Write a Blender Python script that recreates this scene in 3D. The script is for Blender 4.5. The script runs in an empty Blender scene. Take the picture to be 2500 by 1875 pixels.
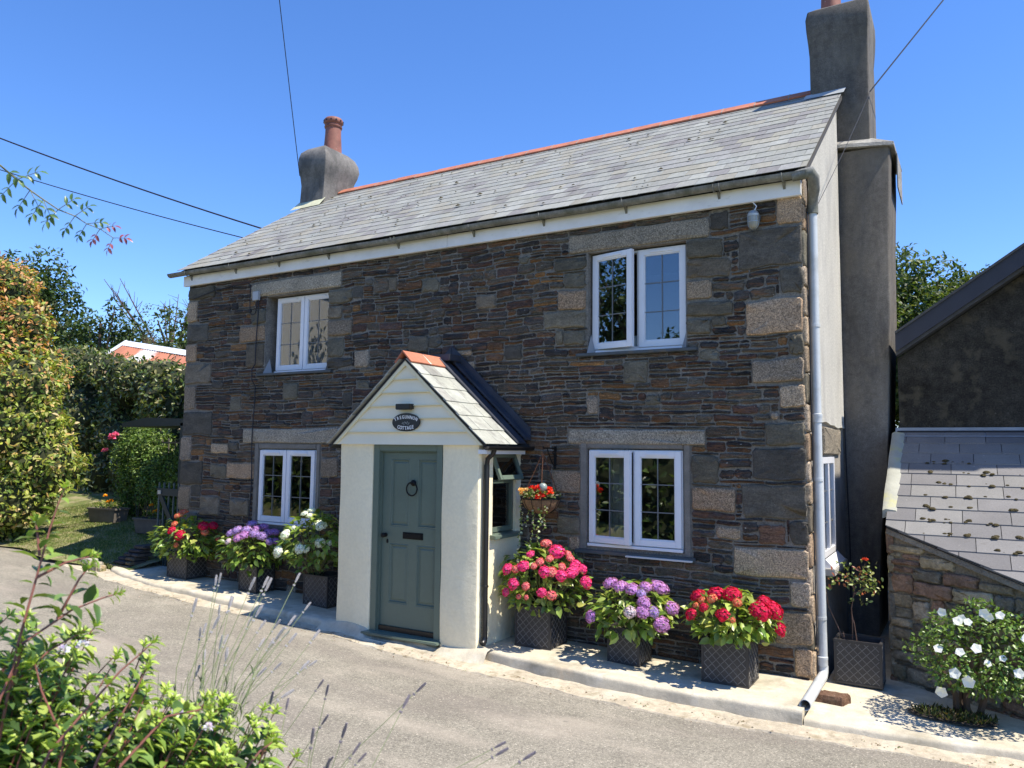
import bpy, bmesh, math, random
import numpy as np
from mathutils import Vector, Matrix
R = math.radians
sc = bpy.context.scene
# ------------------------------------------------------------------ camera
YAW, PITCH, ROLL, FPX = R(30.42), R(4.87), R(.672), 1878.0
fw = Vector((-math.sin(YAW)*math.cos(PITCH), math.cos(YAW)*math.cos(PITCH), math.sin(PITCH)))
rt = Vector((math.cos(YAW), math.sin(YAW), 0)); up = rt.cross(fw)
rt2 = rt*math.cos(ROLL)+up*math.sin(ROLL); up2 = -rt*math.sin(ROLL)+up*math.cos(ROLL)
cam_d = bpy.data.cameras.new('camera'); cam = bpy.data.objects.new('camera', cam_d)
sc.collection.objects.link(cam)
cam.matrix_world = Matrix(((rt2.x, up2.x, -fw.x, 0), (rt2.y, up2.y, -fw.y, 0), (rt2.z, up2.z, -fw.z, 2.08), (0, 0, 0, 1)))
cam_d.sensor_fit = 'HORIZONTAL'; cam_d.sensor_width = 36; cam_d.lens = 36*FPX/2500
cam_d.dof.use_dof = True; cam_d.dof.focus_distance = 9.0; cam_d.dof.aperture_fstop = 7.0
cam_d.clip_start = .05; cam_d.clip_end = 3000
sc.camera = cam
# ------------------------------------------------------------------ light
SUN_EL, SUN_AZ = R(59), R(4)          # azimuth: from +x turned a little behind the cottage front
sdir = Vector((math.cos(SUN_EL)*math.cos(SUN_AZ), math.cos(SUN_EL)*math.sin(SUN_AZ), math.sin(SUN_EL)))
ld = bpy.data.lights.new('sun', 'SUN'); ld.energy = 5.0; ld.angle = R(.5); ld.color = (1, .92, .79)
lo = bpy.data.objects.new('sun', ld); sc.collection.objects.link(lo)
lo.rotation_euler = sdir.to_track_quat('Z', 'Y').to_euler(); lo.location = (20, 4, 30)
world = bpy.data.worlds.new('World'); sc.world = world; world.use_nodes = True
wn = world.node_tree; wn.nodes.clear()
wo = wn.nodes.new('ShaderNodeOutputWorld'); wb = wn.nodes.new('ShaderNodeBackground'); ws = wn.nodes.new('ShaderNodeTexSky')
ws.sky_type = 'NISHITA'; ws.sun_disc = False; ws.sun_elevation = SUN_EL; ws.sun_rotation = R(90)-SUN_AZ
ws.air_density = 1.0; ws.dust_density = 0; ws.ozone_density = 5.5; ws.altitude = 50
wh = wn.nodes.new('ShaderNodeHueSaturation'); wh.inputs['Saturation'].default_value = 1.12
wb.inputs['Strength'].default_value = .15
wt = wn.nodes.new('ShaderNodeVectorMath'); wt.operation = 'MULTIPLY'; wt.inputs[1].default_value = (.93, .93, 1.08)
wn.links.new(ws.outputs[0], wt.inputs[0]); wn.links.new(wt.outputs[0], wh.inputs['Color']); wn.links.new(wh.outputs[0], wb.inputs[0]); wn.links.new(wb.outputs[0], wo.inputs[0])
sc.view_settings.view_transform = 'Standard'; sc.view_settings.look = 'None'; sc.view_settings.gamma = 1
sc.view_settings.exposure = .64
sc.cycles.max_bounces = 6; sc.cycles.transparent_max_bounces = 12; sc.cycles.caustics_reflective = False; sc.cycles.caustics_refractive = False

rng = np.random.default_rng(7); random.seed(7)
U = random.uniform
COL = sc.collection
# ------------------------------------------------------------------ materials
_m = {}
def mat(name, col=(.5, .5, .5), attr=False, rough=.7, noise=(), tints=(), bump=(), metal=0, spec=.5, trans=0, coat=0):
    """noise: (scale, amount, stretch) value variation; tints: (colour, scale, threshold, softness, stretch, amount); bump: (scale, strength, dist, stretch)"""
    if name in _m: return _m[name]
    m = bpy.data.materials.new(name); m.use_nodes = True; nt = m.node_tree; N = nt.nodes; Lk = nt.links
    b = N['Principled BSDF']; out = N['Material Output']
    b.inputs['Roughness'].default_value = rough; b.inputs['Metallic'].default_value = metal
    b.inputs['Specular IOR Level'].default_value = spec; b.inputs['Coat Weight'].default_value = coat
    tc = N.new('ShaderNodeTexCoord')
    def ntex(scale, st, det=5, rg=.6):
        mp = N.new('ShaderNodeMapping'); mp.inputs['Scale'].default_value = st
        Lk.new(tc.outputs['Object'], mp.inputs[0])
        t = N.new('ShaderNodeTexNoise'); t.inputs['Scale'].default_value = scale; t.inputs['Detail'].default_value = det; t.inputs['Roughness'].default_value = rg
        Lk.new(mp.outputs[0], t.inputs[0]); return t.outputs[0]
    if attr:
        a = N.new('ShaderNodeAttribute'); a.attribute_name = 'Col'; cur = a.outputs['Color']
    else:
        rgb = N.new('ShaderNodeRGB'); rgb.outputs[0].default_value = (*col, 1); cur = rgb.outputs[0]
    for sc_, am, st in noise:
        mr = N.new('ShaderNodeMapRange'); mr.inputs[1].default_value = .28; mr.inputs[2].default_value = .72
        mr.inputs[3].default_value = 1-am; mr.inputs[4].default_value = 1+am
        Lk.new(ntex(sc_, st), mr.inputs[0])
        vm = N.new('ShaderNodeVectorMath'); vm.operation = 'SCALE'
        Lk.new(cur, vm.inputs[0]); Lk.new(mr.outputs[0], vm.inputs['Scale']); cur = vm.outputs[0]
    for c_, sc_, th, so, st, am in tints:
        mr = N.new('ShaderNodeMapRange'); mr.inputs[1].default_value = th-so; mr.inputs[2].default_value = th+so
        mr.inputs[3].default_value = 0; mr.inputs[4].default_value = am
        Lk.new(ntex(sc_, st), mr.inputs[0])
        mx = N.new('ShaderNodeMix'); mx.data_type = 'RGBA'
        Lk.new(mr.outputs[0], mx.inputs[0]); Lk.new(cur, mx.inputs[6]); mx.inputs[7].default_value = (*c_, 1); cur = mx.outputs[2]
    Lk.new(cur, b.inputs['Base Color'])
    prev = None
    for sc_, stg, dist, st in bump:
        bp = N.new('ShaderNodeBump'); bp.inputs['Strength'].default_value = stg; bp.inputs['Distance'].default_value = dist
        Lk.new(ntex(sc_, st, 6, .65), bp.inputs['Height'])
        if prev: Lk.new(prev, bp.inputs['Normal'])
        prev = bp.outputs[0]
    if prev: Lk.new(prev, b.inputs['Normal'])
    if trans:
        tr = N.new('ShaderNodeBsdfTranslucent'); ms = N.new('ShaderNodeMixShader'); ms.inputs[0].default_value = trans
        vm = N.new('ShaderNodeVectorMath'); vm.operation = 'MULTIPLY'; vm.inputs[1].default_value = (1.5, 1.6, .6)
        Lk.new(cur, vm.inputs[0]); Lk.new(vm.outputs[0], tr.inputs[0])
        Lk.new(b.outputs[0], ms.inputs[1]); Lk.new(tr.outputs[0], ms.inputs[2]); Lk.new(ms.outputs[0], out.inputs[0])
    _m[name] = m; return m
I1 = (1, 1, 1)
m_mortar = mat('mortar', (.215, .195, .165), noise=((3, .25, I1), (14, .25, I1), (60, .4, I1)), tints=(((.4, .38, .33), 30, .69, .02, I1, .7),), bump=((45, .6, .02, I1), (160, .5, .006, I1)), rough=.95, spec=.2)
m_slate = mat('slate_stone', attr=True, rough=.85, spec=.25, noise=((7, .4, (1, 1, 8)), (34, .45, (1, 1, 4)), (75, .45, (1, 1, 1.5))),
              tints=(((.27, .12, .05), 5, .58, .07, (1, 1, 6), .6), ((.5, .48, .44), 22, .705, .015, I1, .85), ((.45, .44, .4), 55, .69, .02, I1, .6), ((.1, .1, .095), 13, .6, .08, I1, .4)),
              bump=((14, .8, .03, (1, 1, 6)), (70, .7, .012, (1, 1, 3))))
m_granite = mat('granite', attr=True, rough=.85, spec=.25, noise=((3, .2, I1), (90, .6, I1), (45, .4, I1)),
                tints=(((.07, .065, .06), 12, .66, .05, I1, .5),), bump=((60, .7, .01, I1), (12, .5, .02, I1)))
m_green = mat('greenstone', attr=True, rough=.8, spec=.25, noise=((5, .32, (1, 1, 2)), (24, .25, (1, 1, 3)), (80, .35, I1)),
              tints=(((.3, .3, .27), 40, .7, .02, I1, .7),), bump=((30, .7, .015, I1), (110, .5, .006, I1)))
m_render_dark = mat('cement_render', (.15, .14, .125), rough=.95, spec=.15, noise=((1.3, .4, (1, 1, .3)), (7, .22, (1, 1, .2)), (14, .2, I1), (90, .28, I1)), tints=(((.22, .195, .155), 1.8, .56, .1, I1, .5), ((.07, .068, .066), 3.1, .6, .05, (1, 1, .25), .5), ((.3, .28, .24), 16, .7, .02, I1, .5)),
                    bump=((180, .9, .01, I1), (5, .4, .03, I1)))
m_render_neigh = mat('dark_roughcast', (.062, .057, .047), rough=.95, spec=.1, noise=((1.5, .4, I1), (12, .3, I1), (60, .5, I1)), tints=(((.15, .13, .09), 5, .6, .06, I1, .6), ((.25, .24, .2), 30, .68, .02, I1, .6)), bump=((120, 1, .02, I1),))
m_render_left = mat('chimney_render', (.17, .162, .15), rough=.9, spec=.2, noise=((3, .4, (1, 1, .6)), (30, .2, I1)), tints=(((.07, .07, .068), 4, .56, .08, (1, 1, .6), .6),), bump=((90, .7, .008, I1),))
m_pebble = mat('pale_roughcast', (.54, .525, .47), rough=.95, spec=.15, noise=((2, .12, (1, 1, .4)), (70, .3, (1, 1, .6))), tints=(((.36, .35, .33), 2.6, .6, .08, (1, 1, .4), .5),), bump=((150, 1, .012, I1),))
m_cream = mat('cream_masonry_paint', (.88, .79, .555), rough=.7, spec=.3, noise=((2.2, .06, (1, 1, .5)), (30, .05, I1)), tints=(((.5, .45, .33), 2.6, .66, .07, (1, 1, .35), .3),), bump=((9, .35, .03, I1), (70, .35, .006, I1)))
m_clad = mat('cream_cladding', (.87, .785, .58), rough=.5, noise=((3, .04, I1),), bump=((30, .1, .003, I1),))
m_door = mat('sage_door_paint', (.125, .165, .13), rough=.38, noise=((3, .06, I1), (40, .04, I1)), bump=((60, .08, .003, (1, 1, .2)),))
m_upvc = mat('white_upvc', (.78, .79, .82), rough=.3, noise=((4, .04, I1),))
m_fascia = mat('white_fascia', (.8, .8, .79), rough=.45, noise=((3, .1, (1, 1, 1)),), tints=(((.3, .3, .26), 5, .68, .05, (1, 1, 3), .4),))
m_gutter = mat('weathered_gutter', (.2, .2, .18), rough=.75, noise=((5, .35, I1), (60, .25, (1, 1, .3))), tints=(((.07, .08, .05), 7, .55, .1, I1, .7),), bump=((60, .5, .006, I1),))
m_pipe = mat('grey_downpipe', (.52, .55, .56), rough=.4, noise=((3, .1, (1, 1, .3)), (60, .05, I1)), tints=(((.28, .28, .24), 5, .62, .08, I1, .4),))
m_blackpl = mat('black_plastic', (.012, .012, .013), rough=.35)
m_iron = mat('black_iron', (.006, .006, .006), rough=.6, spec=.25, bump=((80, .2, .003, I1),))
m_lead = mat('dark_lead', (.035, .04, .055), rough=.6, noise=((4, .3, I1),), bump=((12, .4, .01, I1),))
m_cames = mat('lead_glazing_bar', (.14, .15, .16), rough=.5)
m_slates = mat('roof_slates', attr=True, rough=.8, spec=.22, noise=((1.6, .09, I1), (26, .14, (1, .35, .35)), (110, .12, I1)),
               tints=(((.13, .11, .11), 1.1, .66, .05, (1.6, .3, .3), .5), ((.3, .3, .22), 3, .62, .08, I1, .35)), bump=((30, .35, .006, I1), (160, .3, .002, I1)))
m_porchslate = mat('porch_slates', attr=True, rough=.6, noise=((4, .2, I1), (60, .15, I1)), tints=(((.16, .15, .14), 7, .6, .07, I1, .55),), bump=((25, .35, .006, I1),))
m_leanslate = mat('lean_to_slates', attr=True, rough=.75, noise=((3, .12, I1), (90, .16, I1)), tints=(((.5, .5, .48), 26, .7, .02, I1, .5), ((.12, .11, .1), 12, .66, .04, I1, .4)), bump=((60, .3, .004, I1),))
m_terra = mat('terracotta', (.46, .165, .095), rough=.75, noise=((4, .2, I1), (40, .15, I1)), tints=(((.2, .12, .09), 7, .62, .06, I1, .6),), bump=((60, .3, .004, I1),))
m_pot = mat('terracotta_pot', (.25, .1, .07), rough=.7, noise=((8, .3, I1),), tints=(((.55, .45, .4), 34, .7, .03, I1, .8),), bump=((60, .3, .004, I1),))
m_concrete = mat('pavement_concrete', (.55, .495, .38), rough=.9, spec=.2, noise=((1.7, .14, I1), (12, .12, I1), (130, .12, I1)),
                 tints=(((.25, .225, .16), 2.4, .58, .08, I1, .5), ((.68, .64, .54), 5, .6, .06, I1, .5), ((.62, .42, .24), 1.3, .7, .05, I1, .5), ((.12, .1, .07), 30, .72, .02, I1, .5)), bump=((20, .4, .012, I1), (140, .5, .004, I1)))
m_kerbstrip = mat('kerb_strip_stone', (.46, .4, .3), rough=.9, spec=.2, noise=((3, .2, I1), (18, .2, I1), (120, .15, I1)),
                  tints=(((.22, .18, .11), 6, .6, .06, I1, .65), ((.6, .56, .45), 2.2, .6, .08, I1, .6)), bump=((14, .6, .02, I1), (90, .5, .006, I1)))
m_road = mat('road_asphalt', (.243, .224, .18), rough=.92, spec=.25, noise=((.5, .12, I1), (2.3, .14, I1), (16, .12, I1), (48, .38, I1), (120, .45, I1)),
             tints=(((.2, .175, .15), .8, .56, .1, (.5, 1.8, 1), .55), ((.6, .54, .44), 60, .64, .04, I1, .8), ((.12, .11, .1), 75, .67, .03, I1, .7), ((.42, .37, .3), 1.1, .58, .08, (.5, 1.6, 1), .5), ((.13, .12, .11), 4.5, .72, .02, (.6, 1, 1), .6)), bump=((90, .6, .008, I1), (3, .3, .02, I1)))
m_grass = mat('grass_ground', (.14, .17, .05), rough=.95, spec=.1, noise=((3, .3, I1), (40, .3, I1)), tints=(((.36, .3, .18), 2.2, .52, .08, I1, .8),), bump=((70, .8, .02, I1),))
m_earth = mat('earth', (.05, .04, .03), rough=1, noise=((10, .4, I1), (60, .3, I1)), bump=((40, .9, .02, I1),))
m_leaf = mat('leaf', attr=True, rough=.5, spec=.35, trans=.3, noise=((25, .12, I1),))
m_leafgl = mat('glossy_leaf', attr=True, rough=.36, spec=.5, trans=.22, noise=((40, .12, I1),))
m_petal = mat('petal', attr=True, rough=.7, spec=.2, trans=.25)
m_bark = mat('bark', (.09, .06, .04), rough=.9, noise=((10, .3, (1, 1, .3)),), bump=((30, .7, .01, (1, 1, .3)),))
m_stem = mat('plant_stem', attr=True, rough=.6, noise=((30, .15, I1),))
m_planter = mat('planter_faux_lead', (.04, .038, .038), rough=.5, spec=.45, noise=((3, .2, I1), (30, .15, I1)), tints=(((.13, .12, .11), 6, .66, .06, I1, .4),), bump=((60, .2, .003, I1),))
m_lattice = mat('planter_lattice', (.17, .165, .16), rough=.45, spec=.5, noise=((9, .25, I1),))
m_gate = mat('blue_grey_gate_paint', (.06, .09, .095), rough=.6, noise=((6, .15, I1),))
m_dgreen = mat('dark_green_paint', (.012, .022, .022), rough=.6, noise=((6, .15, I1),))
m_wood = mat('grey_timber', (.13, .11, .09), rough=.8, noise=((6, .2, (1, 1, 6)), (60, .2, (.2, 1, 1))), bump=((40, .4, .006, (.2, 1, 1)),))
m_barge = mat('dark_bargeboard', (.028, .03, .042), rough=.6, noise=((4, .15, I1),))
m_chain = mat('rusty_chain', (.16, .07, .035), rough=.7, metal=.3)
m_coir = mat('coir_liner', (.22, .13, .07), rough=1, noise=((20, .3, I1), (90, .3, I1)), bump=((60, 1, .02, I1),))
m_moss = mat('moss', (.07, .055, .02), rough=1, noise=((30, .4, I1),), bump=((80, 1, .02, I1),))
m_rust = mat('rusty_corrugated_iron', (.36, .13, .075), rough=.75, noise=((1.5, .3, I1),), tints=(((.62, .63, .63), .5, .56, .05, (1, .6, .6), .9),))
m_zinc = mat('pale_ridge_sheet', (.72, .76, .8), rough=.5)
m_white = mat('white_painted_wall', (.8, .79, .74), rough=.8, noise=((2, .05, I1),))
m_curtain = mat('curtain_cloth', (.5, .5, .46), rough=.95, noise=((8, .2, (1, 1, .1)),))
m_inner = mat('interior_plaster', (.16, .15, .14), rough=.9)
m_lampw = mat('lampshade_cloth', (.75, .75, .68), rough=.9)
m_cable = mat('cable_sheath', (.01, .012, .02), rough=.6)
m_sign_w = mat('white_sign_paint', (.85, .85, .83), rough=.5)
m_sign_b = mat('black_sign_enamel', (.006, .006, .01), rough=.3, spec=.6)
m_galv = mat('galvanised_metal', (.4, .42, .42), rough=.4, metal=.5, noise=((9, .2, I1),))
m_lampgl = mat('dusty_lamp_glass', (.3, .3, .26), rough=.25, noise=((8, .3, I1),))
m_rubble = mat('rubble_stone', attr=True, rough=.95, spec=.15, noise=((5, .35, I1), (30, .35, I1), (110, .2, I1)),
               tints=(((.42, .26, .06), 3.2, .66, .05, I1, .5), ((.45, .43, .38), 22, .69, .03, I1, .6), ((.09, .09, .06), 4, .6, .08, I1, .5)), bump=((16, .9, .03, I1), (80, .8, .01, I1)))
m_rubmortar = mat('rubble_mortar', (.3, .255, .19), rough=1, spec=.1, noise=((6, .3, I1), (60, .3, I1)), tints=(((.07, .07, .05), 3, .58, .08, I1, .6),), bump=((25, 1, .03, I1), (90, .8, .01, I1)))
def glass_mat(name, spec=1.0, tint=(.85, .88, .88), wob=.004):
    m = bpy.data.materials.new(name); m.use_nodes = True; nt = m.node_tree; N = nt.nodes; L = nt.links; N.clear()
    o = N.new('ShaderNodeOutputMaterial'); mx = N.new('ShaderNodeMixShader'); t = N.new('ShaderNodeBsdfTransparent'); g = N.new('ShaderNodeBsdfGlossy')
    t.inputs[0].default_value = (*tint, 1); g.inputs['Roughness'].default_value = 0.0; g.inputs[0].default_value = (.95, .97, 1, 1)
    f = N.new('ShaderNodeFresnel'); f.inputs[0].default_value = 1.5
    ma = N.new('ShaderNodeMath'); ma.operation = 'MULTIPLY_ADD'; ma.inputs[1].default_value = spec*1.6; ma.inputs[2].default_value = .06*spec; ma.use_clamp = True
    tx = N.new('ShaderNodeTexNoise'); tx.inputs['Scale'].default_value = 2.2; tx.inputs['Detail'].default_value = 1
    tc = N.new('ShaderNodeTexCoord'); L.new(tc.outputs['Object'], tx.inputs[0])
    bp = N.new('ShaderNodeBump'); bp.inputs['Strength'].default_value = .3; bp.inputs['Distance'].default_value = wob
    L.new(tx.outputs[0], bp.inputs['Height']); L.new(bp.outputs[0], g.inputs['Normal'])
    L.new(f.outputs[0], ma.inputs[0]); L.new(ma.outputs[0], mx.inputs[0]); L.new(t.outputs[0], mx.inputs[1]); L.new(g.outputs[0], mx.inputs[2]); L.new(mx.outputs[0], o.inputs[0])
    return m
m_glass = glass_mat('window_glass')

# ------------------------------------------------------------------ object helpers
def tag(o, label=None, cat=None, group=None, kind=None):
    for k, v in (('label', label), ('category', cat), ('group', group), ('kind', kind)):
        if v: o[k] = v
    return o
def thing(name, loc, label, cat, group=None):
    o = bpy.data.objects.new(name, None); o.location = loc; o.empty_display_size = .2; COL.objects.link(o)
    return tag(o, label, cat, group)
def wloc(p):
    v = Vector((0, 0, 0))
    while p is not None: v = v+p.location; p = p.parent
    return v
def link(name, me, parent=None):
    o = bpy.data.objects.new(name, me); COL.objects.link(o)
    if parent is not None: o.parent = parent
    return o
class MB:
    def __init__(s): s.v = []; s.f = []; s.c = []; s.mi = []
    def add(s, vs, fs, col=(1, 1, 1), m=0):
        n = len(s.v); s.v += [tuple(p) for p in vs]
        if len(vs) and isinstance(col, list): s.c += col
        else: s.c += [tuple(col)]*len(vs)
        s.f += [tuple(i+n for i in f) for f in fs]; s.mi += [m]*len(fs); return s
    def box(s, x0, y0, z0, x1, y1, z1, col=(1, 1, 1), m=0):
        v = [(x0, y0, z0), (x1, y0, z0), (x1, y1, z0), (x0, y1, z0), (x0, y0, z1), (x1, y0, z1), (x1, y1, z1), (x0, y1, z1)]
        return s.add(v, [(0, 3, 2, 1), (4, 5, 6, 7), (0, 1, 5, 4), (1, 2, 6, 5), (2, 3, 7, 6), (3, 0, 4, 7)], col, m)
    def obox(s, c, ax, ay, az, col=(1, 1, 1), m=0):
        c = Vector(c); ax, ay, az = Vector(ax), Vector(ay), Vector(az)
        v = [c+ax*i+ay*j+az*k for k in (-1, 1) for i, j in ((-1, -1), (1, -1), (1, 1), (-1, 1))]
        return s.add(v, [(0, 3, 2, 1), (4, 5, 6, 7), (0, 1, 5, 4), (1, 2, 6, 5), (2, 3, 7, 6), (3, 0, 4, 7)], col, m)
    def prism(s, pts, ext, col=(1, 1, 1), m=0):
        e = Vector(ext); n = len(pts); a = [Vector(p) for p in pts]; b = [p+e for p in a]
        fs = [tuple(range(n))[::-1], tuple(range(n, 2*n))]+[(i, (i+1) % n, n+(i+1) % n, n+i) for i in range(n)]
        return s.add(a+b, fs, col, m)
    def tube(s, pts, r, n=8, col=(1, 1, 1), m=0, caps=True):
        pts = [Vector(p) for p in pts]; k = len(pts); rr = r if isinstance(r, (list, tuple)) else [r]*k
        vs = []; prev = None
        for i, p in enumerate(pts):
            d = (pts[min(i+1, k-1)]-pts[max(i-1, 0)]).normalized()
            if prev is None:
                a = d.orthogonal().normalized()
            else:
                a = (prev-d*prev.dot(d));  a = a.normalized() if a.length > 1e-6 else d.orthogonal().normalized()
            prev = a; b = d.cross(a)
            for j in range(n):
                t = 2*math.pi*j/n; vs.append(p+(a*math.cos(t)+b*math.sin(t))*rr[i])
        fs = [(i*n+j, i*n+(j+1) % n, (i+1)*n+(j+1) % n, (i+1)*n+j) for i in range(k-1) for j in range(n)]
        if caps: fs += [tuple(range(n))[::-1], tuple(range((k-1)*n, k*n))]
        return s.add(vs, fs, col, m)
    def lathe(s, c, prof, n=20, col=(1, 1, 1), m=0, ax=(1, 1), jit=0):
        vs = []
        for r, z in prof:
            for j in range(n):
                t = 2*math.pi*j/n; q = 1+U(-jit, jit)
                vs.append((c[0]+r*q*ax[0]*math.cos(t), c[1]+r*q*ax[1]*math.sin(t), c[2]+z))
        k = len(prof)
        fs = [(i*n+j, i*n+(j+1) % n, (i+1)*n+(j+1) % n, (i+1)*n+j) for i in range(k-1) for j in range(n)]
        fs += [tuple(range(n))[::-1], tuple(range((k-1)*n, k*n))]
        return s.add(vs, fs, col, m)
    def build(s, name, mats, parent=None, smooth=False, bevel=0, label=None):
        me = bpy.data.meshes.new(name); off = wloc(parent)
        me.from_pydata([(p[0]-off.x, p[1]-off.y, p[2]-off.z) for p in s.v], [], s.f)
        for mm in (mats if isinstance(mats, (list, tuple)) else [mats]): me.materials.append(mm)
        me.polygons.foreach_set('material_index', s.mi)
        a = me.color_attributes.new('Col', 'FLOAT_COLOR', 'POINT')
        a.data.foreach_set('color', np.c_[np.array(s.c, float).reshape(-1, 3), np.ones(len(s.c))].ravel())
        bm = bmesh.new(); bm.from_mesh(me); bmesh.ops.recalc_face_normals(bm, faces=bm.faces)
        if bevel: bmesh.ops.bevel(bm, geom=[e for e in bm.edges if len(e.link_faces) == 2 and e.calc_face_angle(0) > .6], offset=bevel, segments=2, affect='EDGES', clamp_overlap=True)
        bm.to_mesh(me); bm.free()
        if smooth:
            me.polygons.foreach_set('use_smooth', [True]*len(me.polygons))
            if smooth != 'all': me.set_sharp_from_angle(angle=R(40))
        o = link(name, me, parent)
        if label: o['label'] = label
        return o
def nrm(a): return a/np.maximum(np.linalg.norm(a, axis=1, keepdims=True), 1e-9)
T_S = (np.array([(0, 0, 0), (.5, .5, .07), (1, 0, -.12), (.5, -.5, .07)]), [(0, 3, 2), (0, 2, 1)])
T_F = (np.array([(0, 0, 0), (.28, .4, .06), (.28, 0, -.02), (.28, -.4, .06), (.64, .36, .0), (.64, 0, -.1), (.64, -.36, .0), (1, 0, -.26)]),
       [(0, 2, 1), (0, 3, 2), (1, 2, 5), (1, 5, 4), (2, 3, 6), (2, 6, 5), (4, 5, 7), (5, 6, 7)])
def leaves(name, parent, material, P, D, Nn, L, W, col, fine=False, smooth=False):
    tpl, fc = T_F if fine else T_S
    P = np.asarray(P, float); n = len(P); D = nrm(np.asarray(D, float)); Nn = np.asarray(Nn, float)
    Nn = nrm(Nn-(Nn*D).sum(1, keepdims=True)*D+1e-6); S = np.cross(Nn, D)
    L = np.broadcast_to(L, (n,))[:, None, None]; W = np.broadcast_to(W, (n,))[:, None, None]
    V = P[:, None, :]+D[:, None, :]*tpl[None, :, 0:1]*L+S[:, None, :]*tpl[None, :, 1:2]*W+Nn[:, None, :]*tpl[None, :, 2:3]*L
    k = len(tpl); off = np.array(wloc(parent)); V = V.reshape(-1, 3)-off
    F = np.array(fc); F = (F[None]+np.arange(n)[:, None, None]*k).reshape(-1, 3)
    me = bpy.data.meshes.new(name); me.vertices.add(len(V)); me.vertices.foreach_set('co', V.ravel())
    me.loops.add(F.size); me.loops.foreach_set('vertex_index', F.ravel())
    me.polygons.add(len(F)); me.polygons.foreach_set('loop_start', np.arange(0, F.size, 3))
    me.update(calc_edges=True); me.materials.append(material)
    a = me.color_attributes.new('Col', 'FLOAT_COLOR', 'POINT')
    c = np.repeat(np.c_[np.clip(np.broadcast_to(col, (n, 3)), 0, 1), np.ones(n)], k, axis=0)
    a.data.foreach_set('color', c.ravel())
    if smooth: me.polygons.foreach_set('use_smooth', [True]*len(me.polygons))
    return link(name, me, parent)
def pal(n, cols, w=None, var=.25):
    cols = np.array(cols); i = rng.choice(len(cols), n, p=None if w is None else np.array(w)/sum(w))
    return cols[i]*(1+rng.uniform(-var, var, (n, 1)))*(1+rng.uniform(-.08, .08, (n, 3)))
def rdir(n): return nrm(rng.normal(size=(n, 3)))
def rotz(v, a): return Vector((v[0]*math.cos(a)-v[1]*math.sin(a), v[0]*math.sin(a)+v[1]*math.cos(a), v[2]))

# ------------------------------------------------------------------ ground levels
ZX = [-60, -30, -14, -11.3, -8.3, -6.4, -4, -1.2, .3, 3, 10, 60]; ZZ = [1.6, .75, .3, .17, .05, 0, -.085, -.13, -.165, -.27, -.6, -2.2]
def zr(x): return float(np.interp(x, ZX, ZZ))
def yfar(x): return float(np.interp(x, [-60, -30, -18, -14, -11.4, -10, -8.4, -6.3, -2.5, -1.2, .3, 12], [16, 9.3, 7.6, 7.15, 7.0, 6.8, 6.72, 6.68, 6.55, 6.66, 6.85, 8.2]))
def sheet(name, xs, yfun, nz, zfun, m, parent=None, **kw):
    mb = MB(); vs = []; ny = nz
    for x in xs:
        a, b = yfun(x)
        for j in range(ny+1):
            y = a+(b-a)*j/ny; vs.append((x, y, zfun(x, y)))
    fs = [(i*(ny+1)+j, (i+1)*(ny+1)+j, (i+1)*(ny+1)+j+1, i*(ny+1)+j+1) for i in range(len(xs)-1) for j in range(ny)]
    mb.add(vs, fs); o = mb.build(name, m, parent, smooth=True); return o
xs_w = list(np.linspace(-60, -16, 14))+list(np.arange(-15, 6, .25))+[8, 12, 20, 60]
def zg(x, y):
    z = zr(x)-.03
    if y > 20: z += min((y-20)*.02, 3)
    return z
xsG = [-900, -300, -120]+xs_w+[120, 300, 900]
mbg = MB(); ysG = [-900, -200, -40, -8, 1.2, 1.8, 4, 7, 9, 12, 16, 20, 40, 90, 300, 900]
mbg.add([(x, y, zg(max(-60, min(60, x)), y)-(.15 if 1.2 < y < 20 else 0)+(.45 if y <= 1.2 else 0)) for x in xsG for y in ysG],
        [(i*len(ysG)+j, (i+1)*len(ysG)+j, (i+1)*len(ysG)+j+1, i*len(ysG)+j+1) for i in range(len(xsG)-1) for j in range(len(ysG)-1)])
tag(mbg.build('ground', m_grass, smooth=True), kind='structure')
tag(sheet('road', xs_w, lambda x: (1.5, yfar(x)+.1), 24, lambda x, y: zr(x)+.005*math.sin(x*1.7+y*2.1)+.005*math.sin(y*3.3-x*.7), m_road), kind='structure')
def ystart(x): return yfar(x)-.2-.02*math.sin(x*2.2)-.012*math.sin(x*5.7)-.01*math.sin(x*14)-.006*math.sin(x*31)+.06*max(0, min(1, (-5-x)/2))
def strip_z(x, y):
    if y < ystart(x)+.004: return zr(x)-.03
    e = y-ystart(x); return zr(x)+.008+.003*math.sin(x*9)+.003*math.sin(x*23+y*14)+.05*max(0, e-.02)
tag(sheet('kerb_strip', list(np.arange(-12.2, 9, .08)), lambda x: (ystart(x), yfar(x)+.2), 14, strip_z, m_kerbstrip), kind='structure')
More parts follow.
